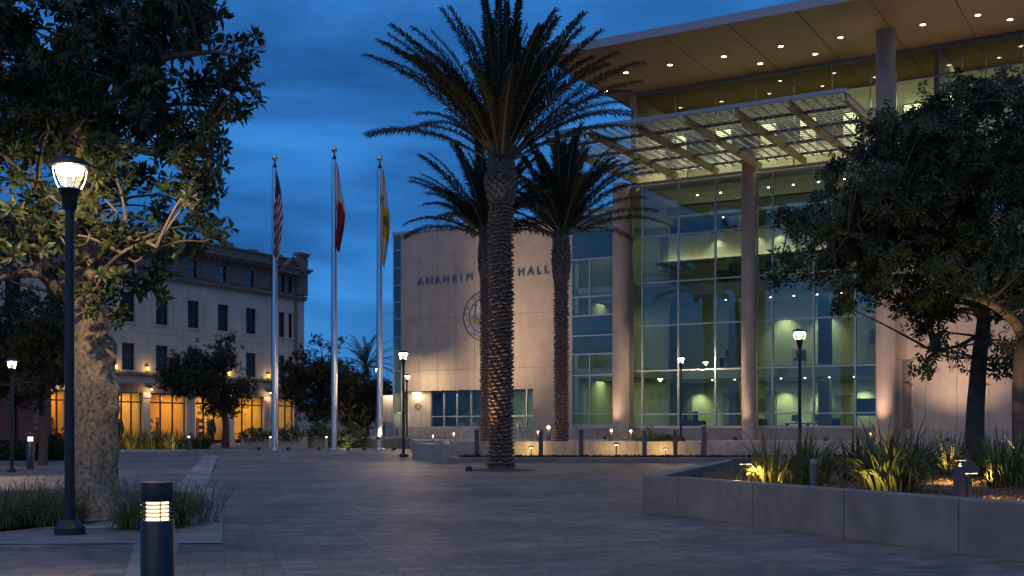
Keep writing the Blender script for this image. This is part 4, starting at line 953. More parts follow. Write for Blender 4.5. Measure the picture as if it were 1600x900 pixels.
# concrete troughs behind the flagpoles
def trough(px0, px1, top, Y, lab, d=1.2):
    x0, x1 = (px0-800)/F*Y, (px1-800)/F*Y; z1 = ZZ(top, Y); z0 = gz(Y)-.02
    t = thing('planter_trough', lab, 'planter', (x0, Y, z0), 0, 'concrete troughs behind the flagpoles')
    w_ = x1-x0; hh = z1-z0; q = MB(); q.box(0, w_, 0, .12, 0, hh); q.box(0, w_, d-.12, d, 0, hh); q.box(0, .12, .12, d-.12, 0, hh); q.box(w_-.12, w_, .12, d-.12, 0, hh); q.build('rim', M['conc'], t, bevel=.01)
    q = MB(); q.box(.12, w_-.12, .12, d-.12, .0, hh-.06); q.build('soil', M['soil'], t); return t
trough(376, 421, 683, 66, 'concrete trough left of the striped flag pole'); trough(430, 478, 682, 66, 'concrete trough right of the striped flag pole')
trough(484, 521, 681, 67, 'concrete trough behind the middle flagpole')
# distant things between the buildings
FW = thing('distant_building', 'low pale wall with railing far behind the flagpoles', 'building', (*XY(530, 130), .32))
q = MB(); q.box(-9, 12, 0, 1, 0, 3.6); q.build('wall', M['cream'], FW); q = MB(); q.box(-9.2, 12.2, -.3, 1.2, 3.61, 3.9); q.build('roof', M['brownstone'], FW)
FN = thing('railing', 'dark metal railing in front of the low wall behind the flagpoles', 'railing', (*XY(480, 100), .32))
q = MB()
for i in range(45): q.box(i*.2-.012, i*.2+.012, -.012, .012, 0, 1.3)
q.box(0, 9, -.02, .02, 1.3, 1.35); q.box(0, 9, -.02, .02, .12, .16); q.build('bars', M['grey_post'], FN)
q = MB(); q.box(-.08, 0, -.05, .05, 0, 1.5); q.box(9, 9.08, -.05, .05, 0, 1.5); q.build('posts', M['grey_post'], FN)
# lit sign wall left of the office corner
LW = thing('lit_wall', 'bright cream wall panel with scroll emblem just left of the glass corner strip', 'wall', (*XY(598, 72), .32))
q = MB(); q.box(0, 1.0, 0, .3, 1.55, 3.2); q.build('panel', M['cream'], LW); q = MB(); q.box(0, .12, 0, .28, 0, 1.54); q.box(.88, 1.0, 0, .28, 0, 1.54); q.build('post', M['grey_post'], LW)
point('panel_light', (.5, -.5, 3.3), (1, .78, .5), 25, .1, LW)
x_, y_ = FA.W(S(645), .1)
o = point('sign_wall_light', (S(645), .25, 3.45), (1, .80, .52), 14, .1, OB)
q = MB(); 
for k in range(5):
    a = 2*math.pi*k/5; q.tube([(S(645)+.22*math.cos(a+i*.9)*(.3+.14*i), .535, 2.75+.22*math.sin(a+i*.9)*(.3+.14*i)) for i in range(7)], .012, 5)
part('scroll_emblem', q, 'brownstone')
q = MB(); q.box(S(640), S(650), .30, .50, 3.50, 3.6); part('sign_lamp', q, 'lens_soft')
# benches/chairs on the terrace left of the palms
CH = None
for px, Y, rz, lab in ((722, 60, .4, 'light metal cafe chair left of the palms on the terrace'), (735, 59, -.7, 'light metal cafe chair right beside the palm pair on the terrace'), (818, 57, .9, 'metal cafe chair between the large and right palms')):
    loc = ((px-800)/F*Y, Y, TZ)
    if CH is None:
        CH = thing('cafe_chair', lab, 'chair', loc, rz, 'metal chairs on the terrace')
        for sx_ in (-.2, .2):
            for sy_ in (-.2, .2): q = MB(); q.tube([(sx_, sy_, 0), (sx_*.9, sy_*.9, .44)], .015, 6); q.build('leg', M['alu'], CH)
        q = MB(); q.box(-.22, .22, -.22, .22, .44, .465); q.build('seat', M['alu'], CH)
        q = MB(); q.tube([(-.2, .2, .46), (-.2, .26, .86), (.2, .26, .86), (.2, .2, .46)], .015, 6); 
        for k in range(5): q.box(-.15+k*.075-.008, -.15+k*.075+.008, .235, .25, .47, .86)
        q.build('backrest', M['alu'], CH)
    else: copy_thing(CH, loc, lab, rz=rz)
M['trunk_limb'] = mat('brown_limb', (.13,.095,.075), .9, noise=.4, nscale=6, bump=.7, bscale=20)
# ================================================================== VEGETATION
NR = np.random.RandomState(5)
def leaf_rosette(n, L, W_, up=.45, curl=.25, nseg=2):
    """template: n leaves round a point along +Z; each a folded blade"""
    V = []; Fc = []
    for i in range(n):
        a = 2*math.pi*i/n+NR.rand()*.7; tilt = up+NR.rand()*.7; l = L*(.75+.4*NR.rand()); w = W_*(.8+.3*NR.rand())
        d = np.array([math.cos(a)*math.cos(tilt), math.sin(a)*math.cos(tilt), math.sin(tilt)]); s = np.array([-math.sin(a), math.cos(a), 0]); u = np.cross(s, d)
        b = len(V); p0 = d*l*.08; p1 = d*l*.5 - u*0.0; p2 = d*l - u*(-curl*l*.3)
        p2 = d*l; p2[2] -= curl*l
        V += [p0, p1+s*w/2+u*w*.12, p1-s*w/2+u*w*.12, p2]; V.append(p1)
        Fc += [(b, b+1, b+4), (b, b+4, b+2), (b+1, b+3, b+4), (b+4, b+3, b+2)]
    return np.array(V), np.array(Fc)
def rot_to(d, roll):
    d = d/np.linalg.norm(d); ref = np.array([0, 0, 1.]) if abs(d[2]) < .9 else np.array([1., 0, 0])
    x = np.cross(ref, d); x /= np.linalg.norm(x); y = np.cross(d, x); c, s = math.cos(roll), math.sin(roll)
    return np.stack([x*c+y*s, -x*s+y*c, d], axis=1)
def scatter(temps, pts, dirs, scales):
    Vs = []; Fs = []; b = 0
    for p, d, sc in zip(pts, dirs, scales):
        V, Fc = temps[NR.randint(len(temps))]; Rm = rot_to(d, NR.rand()*6.28)
        Vs.append(V@Rm.T*sc+p); Fs.append(Fc+b); b += len(V)
    return np.concatenate(Vs), np.concatenate(Fs)
def curve(p0, p1, sag=.1, n=6, jit=.05):
    p0, p1 = np.array(p0, float), np.array(p1, float); L = np.linalg.norm(p1-p0); out_ = []
    off = (NR.rand(3)-.5)*L*jit*4
    for i in range(n+1):
        t = i/n; p = p0*(1-t)+p1*t; p = p+off*math.sin(t*math.pi); p[2] += sag*L*math.sin(t*math.pi); out_.append(tuple(p))
    return out_
def pixpt(px, py, Y): return np.array([(px-800)/F*Y, Y, ZZ(py, Y)])

def crown_tree(root, clusters, Yc, depth, temps, per, spread, lmat, limbs_from, limbmat, seed, twigr=.012, updir=.5, leafscale=(.8,1.25), dense=1.0, limbr=.028):
    """clusters: (px, py, radius px, weight)"""
    NR.seed(seed); ppm = F/Yc; pts = []; dirs = []; sc = []; LB = MB(); base = np.array(root.location)
    lf = [np.array(p) for p in limbs_from]
    for (px, py, r, wgt, *yo) in clusters:
        rm = r/ppm; n = int(per*wgt*(max(rm, .22)**2)*dense)+4; c = pixpt(px, py, Yc+(yo[0] if yo else (NR.rand()-.5)*depth))
        near = min(lf, key=lambda q: np.linalg.norm(q-c)+max(0, q[2]-c[2])*1.2)
        LB.tube([np.array(p)-base for p in curve(near, c, .06, 6, .06)], [limbr*(1-.12*i) for i in range(7)], 6)
        ntw = max(3, n//7)
        tw = []
        for k in range(ntw):
            v = NR.randn(3); v /= np.linalg.norm(v); rad = rm*(.35+.65*NR.rand()**.5); v[1] *= min(1.6, max(1, depth*.35/rm)); e_ = c+v*rad
            tw.append(e_); LB.tube([np.array(p)-base for p in curve(c+(e_-c)*.05, e_, .05, 3, .08)], [twigr*1.6, twigr*1.2, twigr, twigr*.6], 4, cap=False)
        for k in range(n):
            e_ = tw[NR.randint(ntw)]; p = e_+NR.randn(3)*spread; d = (p-c)/rm*.7+np.array([0, 0, updir])+NR.randn(3)*.35
            pts.append(p-base); dirs.append(d); sc.append(leafscale[0]+(leafscale[1]-leafscale[0])*NR.rand())
    V, Fc = scatter(temps, pts, dirs, sc)
    npmesh('crown', V, Fc, lmat, root); LB.build('limbs', limbmat, root, smooth=True)

# ---- big pale-barked tree at the left --------------------------------------
TY = 17.9; tx, ty = XY(152, TY)
T1_ = thing('broadleaf_tree', 'large tree with thick pale mottled trunk and big glossy leaves behind the tall lamp post', 'tree', (tx, ty, 0))
bm = bmesh.new(); ring = []; nseg, nr = 72, 170
prof = [(808, 40), (800, 37), (780, 34.5), (740, 31.5), (700, 31), (660, 32), (620, 33), (560, 30.5), (500, 26.5), (440, 24), (380, 22), (320, 20), (260, 19), (200, 16), (130, 12)]
cxs = [(808, 153), (740, 150), (660, 150), (600, 150), (540, 143), (480, 139), (400, 137), (320, 134), (200, 128), (130, 130)]
def interp(tab, y):
    for (a, b_), (c, d) in zip(tab, tab[1:]):
        if c <= y <= a: return b_+(d-b_)*(a-y)/(a-c)
    return tab[0][1] if y > tab[0][0] else tab[-1][1]
rk = random.Random(2); knobs = [(640, -.3, .07, .16), (700, .1, .05, .18), (600, -1.2, .06, .2), (560, -.4, .10, .16), (612, -.2, .07, .13), (760, -1.6, .08, .25), (540, 0.0, .10, .2), (720, -2.2, .06, .3), (480, -1, .08, .2)]
vs = []; V_ = MB()
for j in range(nr+1):
    y = 816-(816-130)*j/nr; r = interp(prof, y)/F*TY; cx_ = (interp(cxs, y)-800)/F*TY-tx; z = ZZ(y, TY)
    for i in range(nseg):
        a = 2*math.pi*i/nseg; rr = r*(1+.025*math.sin(3*a+z*1.3)+.02*math.sin(7*a-z*2.1)+.012*math.sin(13*a+z*7)+.008*math.sin(23*a-z*17))
        for (ky, ka, kh, kw) in knobs:
            dz = (z-ZZ(ky, TY))/kw; da = math.atan2(math.sin(a-ka), math.cos(a-ka))*r/kw; rr += kh*math.exp(-(dz*dz+da*da)*1.6)
        if z < .5: rr += .16*((.5-max(z, 0))/.5)**1.6*(1+.7*math.sin(5*a+.6))
        V_.v.append((cx_+rr*math.cos(a), rr*math.sin(a), z))
V_.f = [(j*nseg+i, j*nseg+(i+1) % nseg, (j+1)*nseg+(i+1) % nseg, (j+1)*nseg+i) for j in range(nr) for i in range(nseg)]
V_.build('trunk', M['bark_pale'], T1_, smooth=True)
# main limbs
LM = MB(); base = np.array((tx, ty, 0.))
limbs = []
def limb(pxs, r0, r1, Ys):
    P = [pixpt(px, py, Y) for (px, py), Y in zip(pxs, Ys)]; Q = []
    for a, c in zip(P, P[1:]):
        for k in range(4): Q.append(a+(c-a)*k/4)
    Q.append(P[-1]); Q = np.array(Q); Q[1:-1] = (Q[:-2]+Q[1:-1]*2+Q[2:])/4; n = len(Q)
    LM.tube([q-base for q in Q], [r0+(r1-r0)*i/(n-1) for i in range(n)], 12); limbs.extend(list(Q)[1:])
limb([(130,470),(95,460),(65,425),(30,428),(-20,440)], .13, .04, [17.9,17.6,17.2,17,16.8])
limb([(140,430),(158,395),(190,370),(225,376),(245,386)], .055, .02, [17.9,17.4,17,16.8,16.6])
limb([(140,440),(165,420),(190,395),(215,382)], .05, .02, [17.9,17.3,16.9,16.8])
limb([(135,330),(100,345),(72,330),(60,300)], .09, .03, [17.9,17.3,17,16.8])
limb([(135,290),(160,240),(200,232),(260,246),(320,290)], .08, .015, [17.9,17.8,17.6,17.5,17.4])
limb([(130,280),(90,250),(40,240),(-30,220)], .13, .04, [17.9,18,17.6,17.4])
limb([(130,240),(95,170),(60,100),(20,30),(-10,-40)], .16, .05, [17.9,18.2,18.5,18.6,18.8])
limb([(130,200),(140,120),(120,40),(110,-60)], .15, .06, [17.9,18.2,18.5,18.7])
limb([(130,220),(190,140),(250,90),(330,80),(385,90)], .10, .012, [17.9,17.6,17.2,17,16.8])
limb([(130,180),(190,80),(235,0),(260,-60)], .13, .05, [17.9,18.6,19,19.2])
limb([(135,260),(200,180),(280,160),(360,170)], .08, .012, [17.9,18.4,18.8,19])
LM.build('limbs', M['limb'], T1_, smooth=True)
tl = [leaf_rosette(9, .235, .068, .15, .22) for _ in range(7)]
cl = []
rk = random.Random(21)
for (x0, x1, y0, y1, n, r) in ((-60,300,-60,60,34,42), (-60,330,60,160,38,40), (-40,330,150,230,24,36), (150,345,180,300,13,28), (-60,90,130,240,14,36), (100,300,-130,-40,12,45)):
    for _ in range(n): cl.append((rk.uniform(x0, x1), rk.uniform(y0, y1), r*rk.uniform(.7, 1.15), 1.0))
cl += [(365,75,20,1.2),(388,72,14,1.3),(350,110,24,1.1),(392,96,12,1.2),(370,140,18,1.1),(350,165,22,1.1),(385,165,12,1.2),(360,190,14,1),(325,190,26,1),(318,220,18,1),(280,200,30,1),
       (300,275,28,1),(325,262,20,1.1),(342,280,13,1.3),(310,310,22,1),(270,300,28,1),(235,285,26,1),(240,325,24,1),(200,300,26,1),(310,335,12,1.2),(180,285,20,1),(165,310,18,1),
       (20,270,26,1),(50,255,20,1),(15,300,24,1),(70,300,20,1),(35,325,16,1),(0,240,26,1),
       (30,375,28,.8),(60,365,24,.8),(75,400,26,.8),(45,395,22,.8),(95,370,15,.8),(5,375,15,.7),(85,345,12,.6),(100,420,14,.6),(4,432,16,.8),(90,470,12,.6),(70,455,10,.5),
       (140,365,20,.9),(165,350,15,.9),(215,365,13,.6),(265,370,14,.7),(255,355,12,.6),(340,372,11,.8),(318,378,13,.9),(290,385,14,.8),(240,395,18,.8),
       (160,420,20,.9),(185,440,26,1),(165,470,22,1),(210,410,22,.9),(228,420,18,.9),(185,480,14,1),(235,445,12,.9),(215,440,15,.9),(145,445,14,.8),(300,8,22,.8),(60,35,20,1)]
cl += [(130+rk.uniform(-70, 90), rk.uniform(-10, 330), 34, 1.1, -1.5) for _ in range(6)]
crown_tree(T1_, cl, TY, 3.4, tl, 68, .10, M['leaf_m'], limbs, M['limb'], 31, .012, .3, (.75, 1.2))
# bare twigs at the crown's top right
q = MB()
for (x, y) in ((318,38),(322,10),(300,45),(312,58),(325,30),(296,22),(308,0)):
    q.tube([np.array(p)-base for p in curve(pixpt(262, 52, 17.4), pixpt(x, y, 17.2), .08, 5, .1)], [.02,.016,.012,.009,.007,.004], 5, cap=False)
q.build('bare_twigs', M['limb'], T1_)

# ---- tree at the right: spreading crown over the near planter -----------------
RY = 23.5; rx, ry = XY(1529, RY)
T2_ = thing('shade_tree', 'dense dark leafy tree with slim straight trunk rising from the near planter at the right', 'tree', (rx, ry, .45))
base = np.array((rx, ry, .45)); LM = MB(); limbs = []
limb([(1522,722),(1524,640),(1530,560),(1538,500),(1530,440),(1500,360)], .20, .09, [23.5]*6)
LM.build('trunk', M['trunk_dark'], T2_, smooth=True); LM = MB()
limb([(1538,500),(1480,420),(1400,380),(1300,360),(1230,350)], .10, .03, [23.5,23,22.6,22.2,22])
limb([(1535,480),(1510,380),(1470,280),(1440,180)], .11, .03, [23.5,23.5,23.8,24])
limb([(1535,470),(1570,370),(1590,250),(1600,140)], .11, .03, [23.5,23,22.8,22.8])
limb([(1530,440),(1420,300),(1350,250),(1310,230)], .09, .03, [23.5,24,24.4,24.6])
limb([(1535,520),(1500,540),(1460,550)], .05, .02, [23.5,23.2,23])
LM.build('limbs', M['trunk_dark'], T2_, smooth=True)
ts = [leaf_rosette(7, .15, .045, .1, .2) for _ in range(7)]
rk = random.Random(5); cl = []
for (x0, x1, y0, y1, n, r) in ((1440,1600,150,240,20,34), (1370,1480,185,260,12,28), (1330,1600,230,320,32,36), (1290,1600,300,400,38,36), (1350,1600,380,450,26,32), (1420,1600,440,500,14,28), (1600,1740,140,480,26,50)):
    for _ in range(n): cl.append((rk.uniform(x0, x1), rk.uniform(y0, y1), r*rk.uniform(.7, 1.15), 1.0))
cl += [(1505,125,20,1.1),(1525,135,20,1),(1575,125,18,1),(1490,150,20,1),(1550,150,20,1),(1410,180,16,1),(1425,195,18,1),(1395,205,13,1),(1460,170,18,1),(1372,228,14,1),(1330,238,16,1),(1310,262,16,1),(1355,238,18,1),(1290,290,18,1),(1275,310,16,1),
       (1260,335,16,1.1),(1235,345,13,1.2),(1218,338,8,1.3),(1245,370,18,1.1),(1222,400,14,1.1),(1215,430,8,1.2),(1240,420,14,1.1),(1262,395,20,1),(1285,360,22,1),(1290,400,20,1),(1270,430,14,1),(1310,430,16,1),(1325,460,14,1),(1345,440,20,1),(1320,480,8,1.2),(1375,450,22,1),
       (1400,470,20,1),(1425,490,16,1),(1430,510,12,1),(1450,520,16,1),(1455,555,14,1.1),(1480,540,16,1),(1440,575,8,1.1),(1470,500,22,1),(1510,470,24,1),(1560,560,22,1),(1585,575,16,1.1),(1550,540,18,1),(1590,540,20,1),(1500,560,10,1)]
crown_tree(T2_, cl, RY, 4.2, ts, 330, .10, M['leaf_r'], limbs, M['trunk_dark'], 77, .010, .25, (.75, 1.25))
# ---- second trunk at the frame edge, with the warm-lit limb crossing the first
r3x, r3y = XY(1592, 21.0)
T3_ = thing('shade_tree', 'leaning tree at the right picture edge with a warm-lit limb reaching over the planter', 'tree', (r3x, r3y, .45))
base = np.array((r3x, r3y, .45)); LM = MB(); limbs = []
limb([(1596,730),(1594,640),(1596,560),(1604,520)], .15, .14, [21]*4)
limb([(1602,530),(1585,500),(1562,480),(1532,466),(1508,462)], .115, .05, [21,20.6,20.2,20,19.8])
limb([(1602,520),(1625,440),(1640,300)], .16, .08, [21,21,21.5])
LM.build('trunk', M['trunk_limb'], T3_, smooth=True)
cl = [(1560,455,18,1),(1585,470,16,1),(1530,445,15,1),(1500,440,14,1),(1540,420,22,.8),(1570,400,24,.8),(1595,360,26,.9),(1510,440,18,.8),(1590,430,18,.8),(1550,385,20,.8),(1600,300,30,1),(1640,380,40,1),(1640,260,50,1),(1500,410,16,.7),(1585,330,22,.8),(1650,460,40,.9)]
crown_tree(T3_, cl, 20.5, 2.0, ts, 230, .10, M['leaf_r'], limbs, M['trunk_dark'], 79, .010, .25, (.8, 1.3))

# ---- mid and far trees ---------------------------------------------------------
tf = [leaf_rosette(6, .26, .11, .1, .2) for _ in range(5)]
tm_ = [leaf_rosette(6, .17, .07, .1, .2) for _ in range(5)]
def midtree(name, lab, px, Y, pbase, ptop, trunkw, clusters, depth, per=9, lm='leaf_far', group=None, fork=None):
    x, y = XY(px, Y); z = gz(Y); t = thing(name, lab, 'tree', (x, y, z), 0, group); global LM, limbs, base
    base = np.array((x, y, z)); LM = MB(); limbs = []
    ytr = fork or (pbase-(pbase-ptop)*.45)
    y0p = HZ+(EYE-z)*F/Y
    limb([(px, y0p+1), (px+trunkw*.1, (y0p+ytr)/2), (px-trunkw*.2, ytr), (px, (ytr+ptop)/2)], trunkw/2/F*Y, trunkw/5/F*Y, [Y]*4)
    LM.build('trunk', M['trunk_dark'], t, smooth=True)
    crown_tree(t, clusters, Y, depth, tm_, per*2.4, .2, M[lm], limbs, M['trunk_dark'], int(px)+3, .02, .2, (.8, 1.3), limbr=.07)
    return t
def blob(n, x0, x1, y0, y1, r, seed):
    q = random.Random(seed); o_ = []
    for _ in range(n):
        a = q.random()*6.283; rr = math.sqrt(q.random()); o_.append(((x0+x1)/2+(x1-x0)/2*rr*math.cos(a), (y0+y1)/2+(y1-y0)/2*rr*math.sin(a), r*q.uniform(.7, 1.2), 1))
    return o_
midtree('street_tree', 'dark round street tree in front of the amber shopfronts of the old building', 352, 66, 690, 525, 13, blob(40, 262, 392, 550, 640, 16, 1)+[(345,535,12,1),(360,528,8,1),(300,560,10,1),(275,590,10,1)], 4, 96, fork=630)
midtree('street_tree', 'dark bushy tree at the far left behind the lamp post', 67, 44, 708, 460, 15, blob(46, -40, 100, 460, 620, 22, 2)+blob(14, 70, 115, 480, 600, 14, 6), 4, 94, fork=620)
midtree('street_tree', 'dark tree between the left and middle flagpoles at the old building corner', 497, 74, 690, 540, 9, blob(34, 445, 545, 560, 650, 16, 3)+[(498,535,9,1),(520,545,10,1),(470,555,10,1),(527,530,5,1),(455,570,9,1)], 4, 96, fork=650)
midtree('street_tree', 'dark low tree behind the right flagpole beside the office corner', 572, 80, 690, 580, 9, blob(34, 520, 612, 590, 665, 15, 4), 4, 96, fork=650)
midtree('street_tree', 'far dark tree mass behind the tree between the flagpoles', 540, 96, 692, 560, 10, blob(30, 500, 600, 580, 660, 14, 8), 4, 92, fork=640)
# far tree belt closing the gap between the buildings
NR.seed(99); pts = []; dirs = []; sc = []
for _ in range(5200):
    x = NR.uniform(-150, 60); y = NR.uniform(190, 215); h = 5.5+2.0*math.sin(x*.21)+1.2*math.sin(x*.77); pts.append(np.array([x, y-200, NR.uniform(0, h)])); dirs.append(NR.randn(3)+np.array([0, 0, .5])); sc.append(NR.uniform(2.4, 4.5))
V, Fc = scatter(tf, pts, dirs, sc); o = npmesh('tree_belt', V, Fc, M['leaf_far']); o.location = (0, 200, .3); tag(o, 'dark mass of far trees on the horizon between the buildings', 'trees', kind='stuff')

# ================================================================== PALMS
def frond_mesh(elev, L, droop, seed, leaf=.60, npair=120):
    """rachis in the XZ plane starting at the origin"""
    r = random.Random(seed); P = []; p = Vector((0, 0, 0)); a = elev; n = 22
    for i in range(n+1):
        P.append(p.copy()); t = i/n; p = p+Vector((math.cos(a), 0, math.sin(a)))*(L/n); a -= droop/n*(.35+1.5*t)
    q = MB(); q.tube(P, [.038*(1-t/n)**.8+.006 for t in range(n+1)], 5)
    V = []; Fc = []
    for k in range(npair):
        t = .16+.84*(k+.5)/npair; f = t*n; i = min(int(f), n-1); fr = f-i; pt = P[i].lerp(P[i+1], fr); d = (P[i+1]-P[i]).normalized(); up = Vector((-d.z, 0, d.x))
        ln = leaf*(min(1, .45+2.6*(t-.16)))*(1-.55*max(0, t-.55)/.45)*r.uniform(.85, 1.12)
        for sd in (-1, 1):
            side = Vector((0, sd, 0)); ang = R(36+24*(1-t))+r.uniform(-.12, .12); ld = (d*math.cos(ang)*1.15+side*math.sin(ang)+up*(.22+r.uniform(-.22, .22))).normalized()
            w = .021; wd = ld.cross(up).normalized()*w; m1 = pt+ld*ln*.55; e_ = pt+ld*ln-Vector((0, 0, .30*ln+.06*r.random())); b = len(V)
            V += [pt-wd*.5, pt+wd*.5, m1+wd, m1-wd, e_]; Fc += [(b, b+1, b+2, b+3), (b+3, b+2, b+4, b+4)]
    me = bpy.data.meshes.new('frond'); nb = len(q.v)
    faces = list(q.f)+[tuple(dict.fromkeys(i+nb for i in f)) for f in Fc]
    me.from_pydata(q.v+[tuple(v) for v in V], [], faces); me.materials.append(M['rachis']); me.materials.append(M['frond'])
    idx = [0]*len(q.f)+[1]*len(Fc); me.polygons.foreach_set('material_index', idx); return me
def palm(px, Y, pbase, ptop, wpx, label, L, nf, seed, bootpx, elevs, uplight_side=-1, name='date_palm', z0=None, trunk_n=13):
    x, y = XY(px, Y); zb = ZZ(pbase, Y) if z0 is None else z0; zt = ZZ(ptop, Y); t = thing(name, label, 'palm tree', (x, y, zb), 0, 'date palms'); H = zt-zb; r0 = wpx/2/F*Y
    r = random.Random(seed); q = MB()
    nz_ = 60; prof = [(r0*.80*(1+.35*math.exp(-z*H*2.6))*(1+.02*math.sin(z*31)), z*H) for z in np.linspace(0, 1, nz_)]
    q.lathe(prof, 20); q.build('trunk', M['palm_trunk'], t, smooth=True)
    b = MB(); pitch = .135; rows_ = int((H-.1)/pitch)
    for j in range(rows_):
        nb_ = 11
        for i in range(nb_):
            z = .08+(j+i/nb_+.35*r.random())*pitch
            a = 2*math.pi*(i+.5*(j % 2)+.12*r.random())/nb_+j*.11; rr = r0*.80*(1+.35*math.exp(-z*2.6)); w = rr*.30*r.uniform(.8, 1.15); h = pitch*r.uniform(.5, .95); o_ = r0*r.uniform(.14, .30)
            ca_, sa_ = math.cos(a), math.sin(a); tx_, ty_ = -sa_, ca_
            def P_(rad, tt, zz_): return (ca_*rad+tx_*tt, sa_*rad+ty_*tt, z+zz_)
            b.add([P_(rr*.93, -w, -h*.1), P_(rr*.93, w, -h*.1), P_(rr+o_, w*.75, h*.55), P_(rr+o_, -w*.75, h*.55), P_(rr*.95, w*.6, h*1.05), P_(rr*.95, -w*.6, h*1.05), P_(rr+o_*.9, w*.6, h*.8), P_(rr+o_*.9, -w*.6, h*.8)],
                  [(0,1,2,3),(3,2,6,7),(7,6,4,5),(0,3,7,5),(1,4,6,2)])
    b.build('leaf_scars', M['boot'], t)
    # swollen head of cut leaf bases
    b = MB(); Hb = bootpx/F*Y; zz0 = H-Hb
    for j in range(11):
        z = zz0+Hb*j/10
        for i in range(13):
            a = 2*math.pi*(i+.5*(j % 2))/13+r.uniform(-.1, .1); rr = r0*(.92+.20*math.sin(math.pi*min(1, j/8.))); ca_, sa_ = math.cos(a), math.sin(a)
            b.bar((ca_*rr*.75, sa_*rr*.75, z-.1), (ca_*(rr*1.18), sa_*(rr*1.18), z+.22*r.uniform(.7, 1.3)), .13, .05)
    b.lathe([(r0*.8, zz0-.1), (r0*.98, zz0+Hb*.45), (r0*.9, H), (r0*.5, H+.25)], 16); b.build('leaf_bases', M['boot'], t)
    meshes = {}
    for i in range(nf):
        e_ = elevs[i % len(elevs)]; vkey = (e_, i % 2)
        if vkey not in meshes:
            Lk = L*(.88 if e_ > 80 else 1)*(1, .93)[i % 2]; meshes[vkey] = frond_mesh(R(e_+(0, 4)[i % 2]), Lk, R(18+(90-e_)*.42+(0, 7)[i % 2]), seed+i)
        o = bpy.data.objects.new('frond', meshes[vkey]); COL.objects.link(o); o.parent = t
        az = i*2.39996+r.uniform(-.2, .2); rad = r0*.55*math.cos(R(e_)); o.location = (rad*math.cos(az), rad*math.sin(az), H-.05+.35*math.sin(R(e_))); o.rotation_euler = (r.uniform(-.08, .08), 0, az)
        o.scale = (r.uniform(.92, 1.08),)*3
    return t
EL = [86, 79, 71, 64, 57, 50, 44, 38, 33, 54, 61, 75, 47, 41]
PA = palm(783, 38.6, 735, 262, 40, 'tallest date palm in the paving in front of the office, nearest and thickest of three', 5.3, 70, 4, 55, EL, z0=0)
PB = palm(759, 50, 702, 372, 19, 'slim date palm just left of and behind the tallest palm', 4.1, 48, 9, 62, [84, 74, 66, 56, 46, 36, 28, 20, 50], z0=.16)
PC = palm(877, 50, 702, 372, 24, 'date palm to the right of the tallest palm in front of the blue glass bay', 4.5, 52, 14, 66, [86, 78, 68, 60, 50, 40, 32, 22, 55], z0=.16)
PD = thing('far_palm', 'distant dark palm crown showing behind the right flagpole', 'palm tree', (*XY(572, 120), .3))
q = MB(); q.lathe([(.35, 0), (.28, 7.6)], 12); q.build('trunk', M['trunk_dark'], PD)
for i in range(30):
    e_ = [80, 64, 48, 34, 20, 6][i % 6]; 
    if i < 6: fm = frond_mesh(R(e_), 4.0, R(50), 60+i, .6, 40); PD['m%d' % i] = fm.name
    o = bpy.data.objects.new('frond', bpy.data.meshes[PD['m%d' % (i % 6)]]); COL.objects.link(o); o.parent = PD; o.location = (0, 0, 7.6); o.rotation_euler = (0, 0, i*2.4)
for i in range(6): del PD['m%d' % i]
# uplights grazing the palm trunks
for t, r_, lab, pw, sc_ in ((PA, .62, 'uplight in the paving at the foot of the tallest palm', 220, 1), (PB, .55, 'uplight in the bed at the foot of the slim left palm', 160, 1), (PC, .55, 'uplight in the bed at the foot of the right palm', 200, 1)):
    x, y, z = t.location; uplight(x-r_*1.7, y-r_*1.3, z+.0, (x-.15, y, z+7), pw*1.5, lab, col=(1.0, .55, .22), sp=60, grp='uplights at the palm feet')
# ring of mulch round the big palm
b = MB(); b.lathe([(1.15, .004), (1.1, .03), (.5, .05), (.3, .05)], 40, XY(783, 38.6)); o = b.build('palm_pit', M['soil']); o['kind'] = 'structure'

# ================================================================== STRAP-LEAF CLUMPS, FERNS AND OTHER PLANTS
def strap_mesh(n, h, spread, w, seed, arch=1.0):
    r = random.Random(seed); V = []; Fc = []
    for _ in range(n):
        a = r.random()*6.283; rb = spread*.28*math.sqrt(r.random()); bx, by = rb*math.cos(a), rb*math.sin(a); a2 = a+r.uniform(-.7, .7); l = h*r.uniform(.65, 1.15)*1.15; lean = r.uniform(.05, 1.0)**1.2*arch; ww = w*r.uniform(.6, 1.1)
        d = Vector((math.cos(a2), math.sin(a2), 0)); s = Vector((-d.y, d.x, 0)); ns = 7; b = len(V); el = R(88)-lean*.35; p = Vector((bx, by, -.03)); kink = r.random() < .12
        for i in range(ns+1):
            t = i/ns; wi = ww*(1-t**2.2)*(.55+.9*min(1, t*3))*.55+.001; V += [p-s*wi, p+d*(-.25*wi)*0+Vector((0,0,-wi*.5)), p+s*wi]
            p = p+(d*math.cos(el)+Vector((0, 0, 1))*math.sin(el))*(l/ns); el -= lean*(.12+.52*t*1.3)*(2.4 if kink and i == 3 else 1)
        for i in range(ns):
            c = b+i*3; Fc += [(c, c+1, c+4, c+3), (c+1, c+2, c+5, c+4)]
    return np.array([tuple(v) for v in V]), np.array(Fc)
def clump(name, lab, cat, loc, n, h, spread, w, seed, m, group=None, arch=1.0):
    V, Fc = strap_mesh(n, h, spread, w, seed, arch); o = npmesh(name, V, Fc, M[m]); o.location = loc; tag(o, lab, cat, group); return o
GS = 'strap-leaf clumps in the near planter'
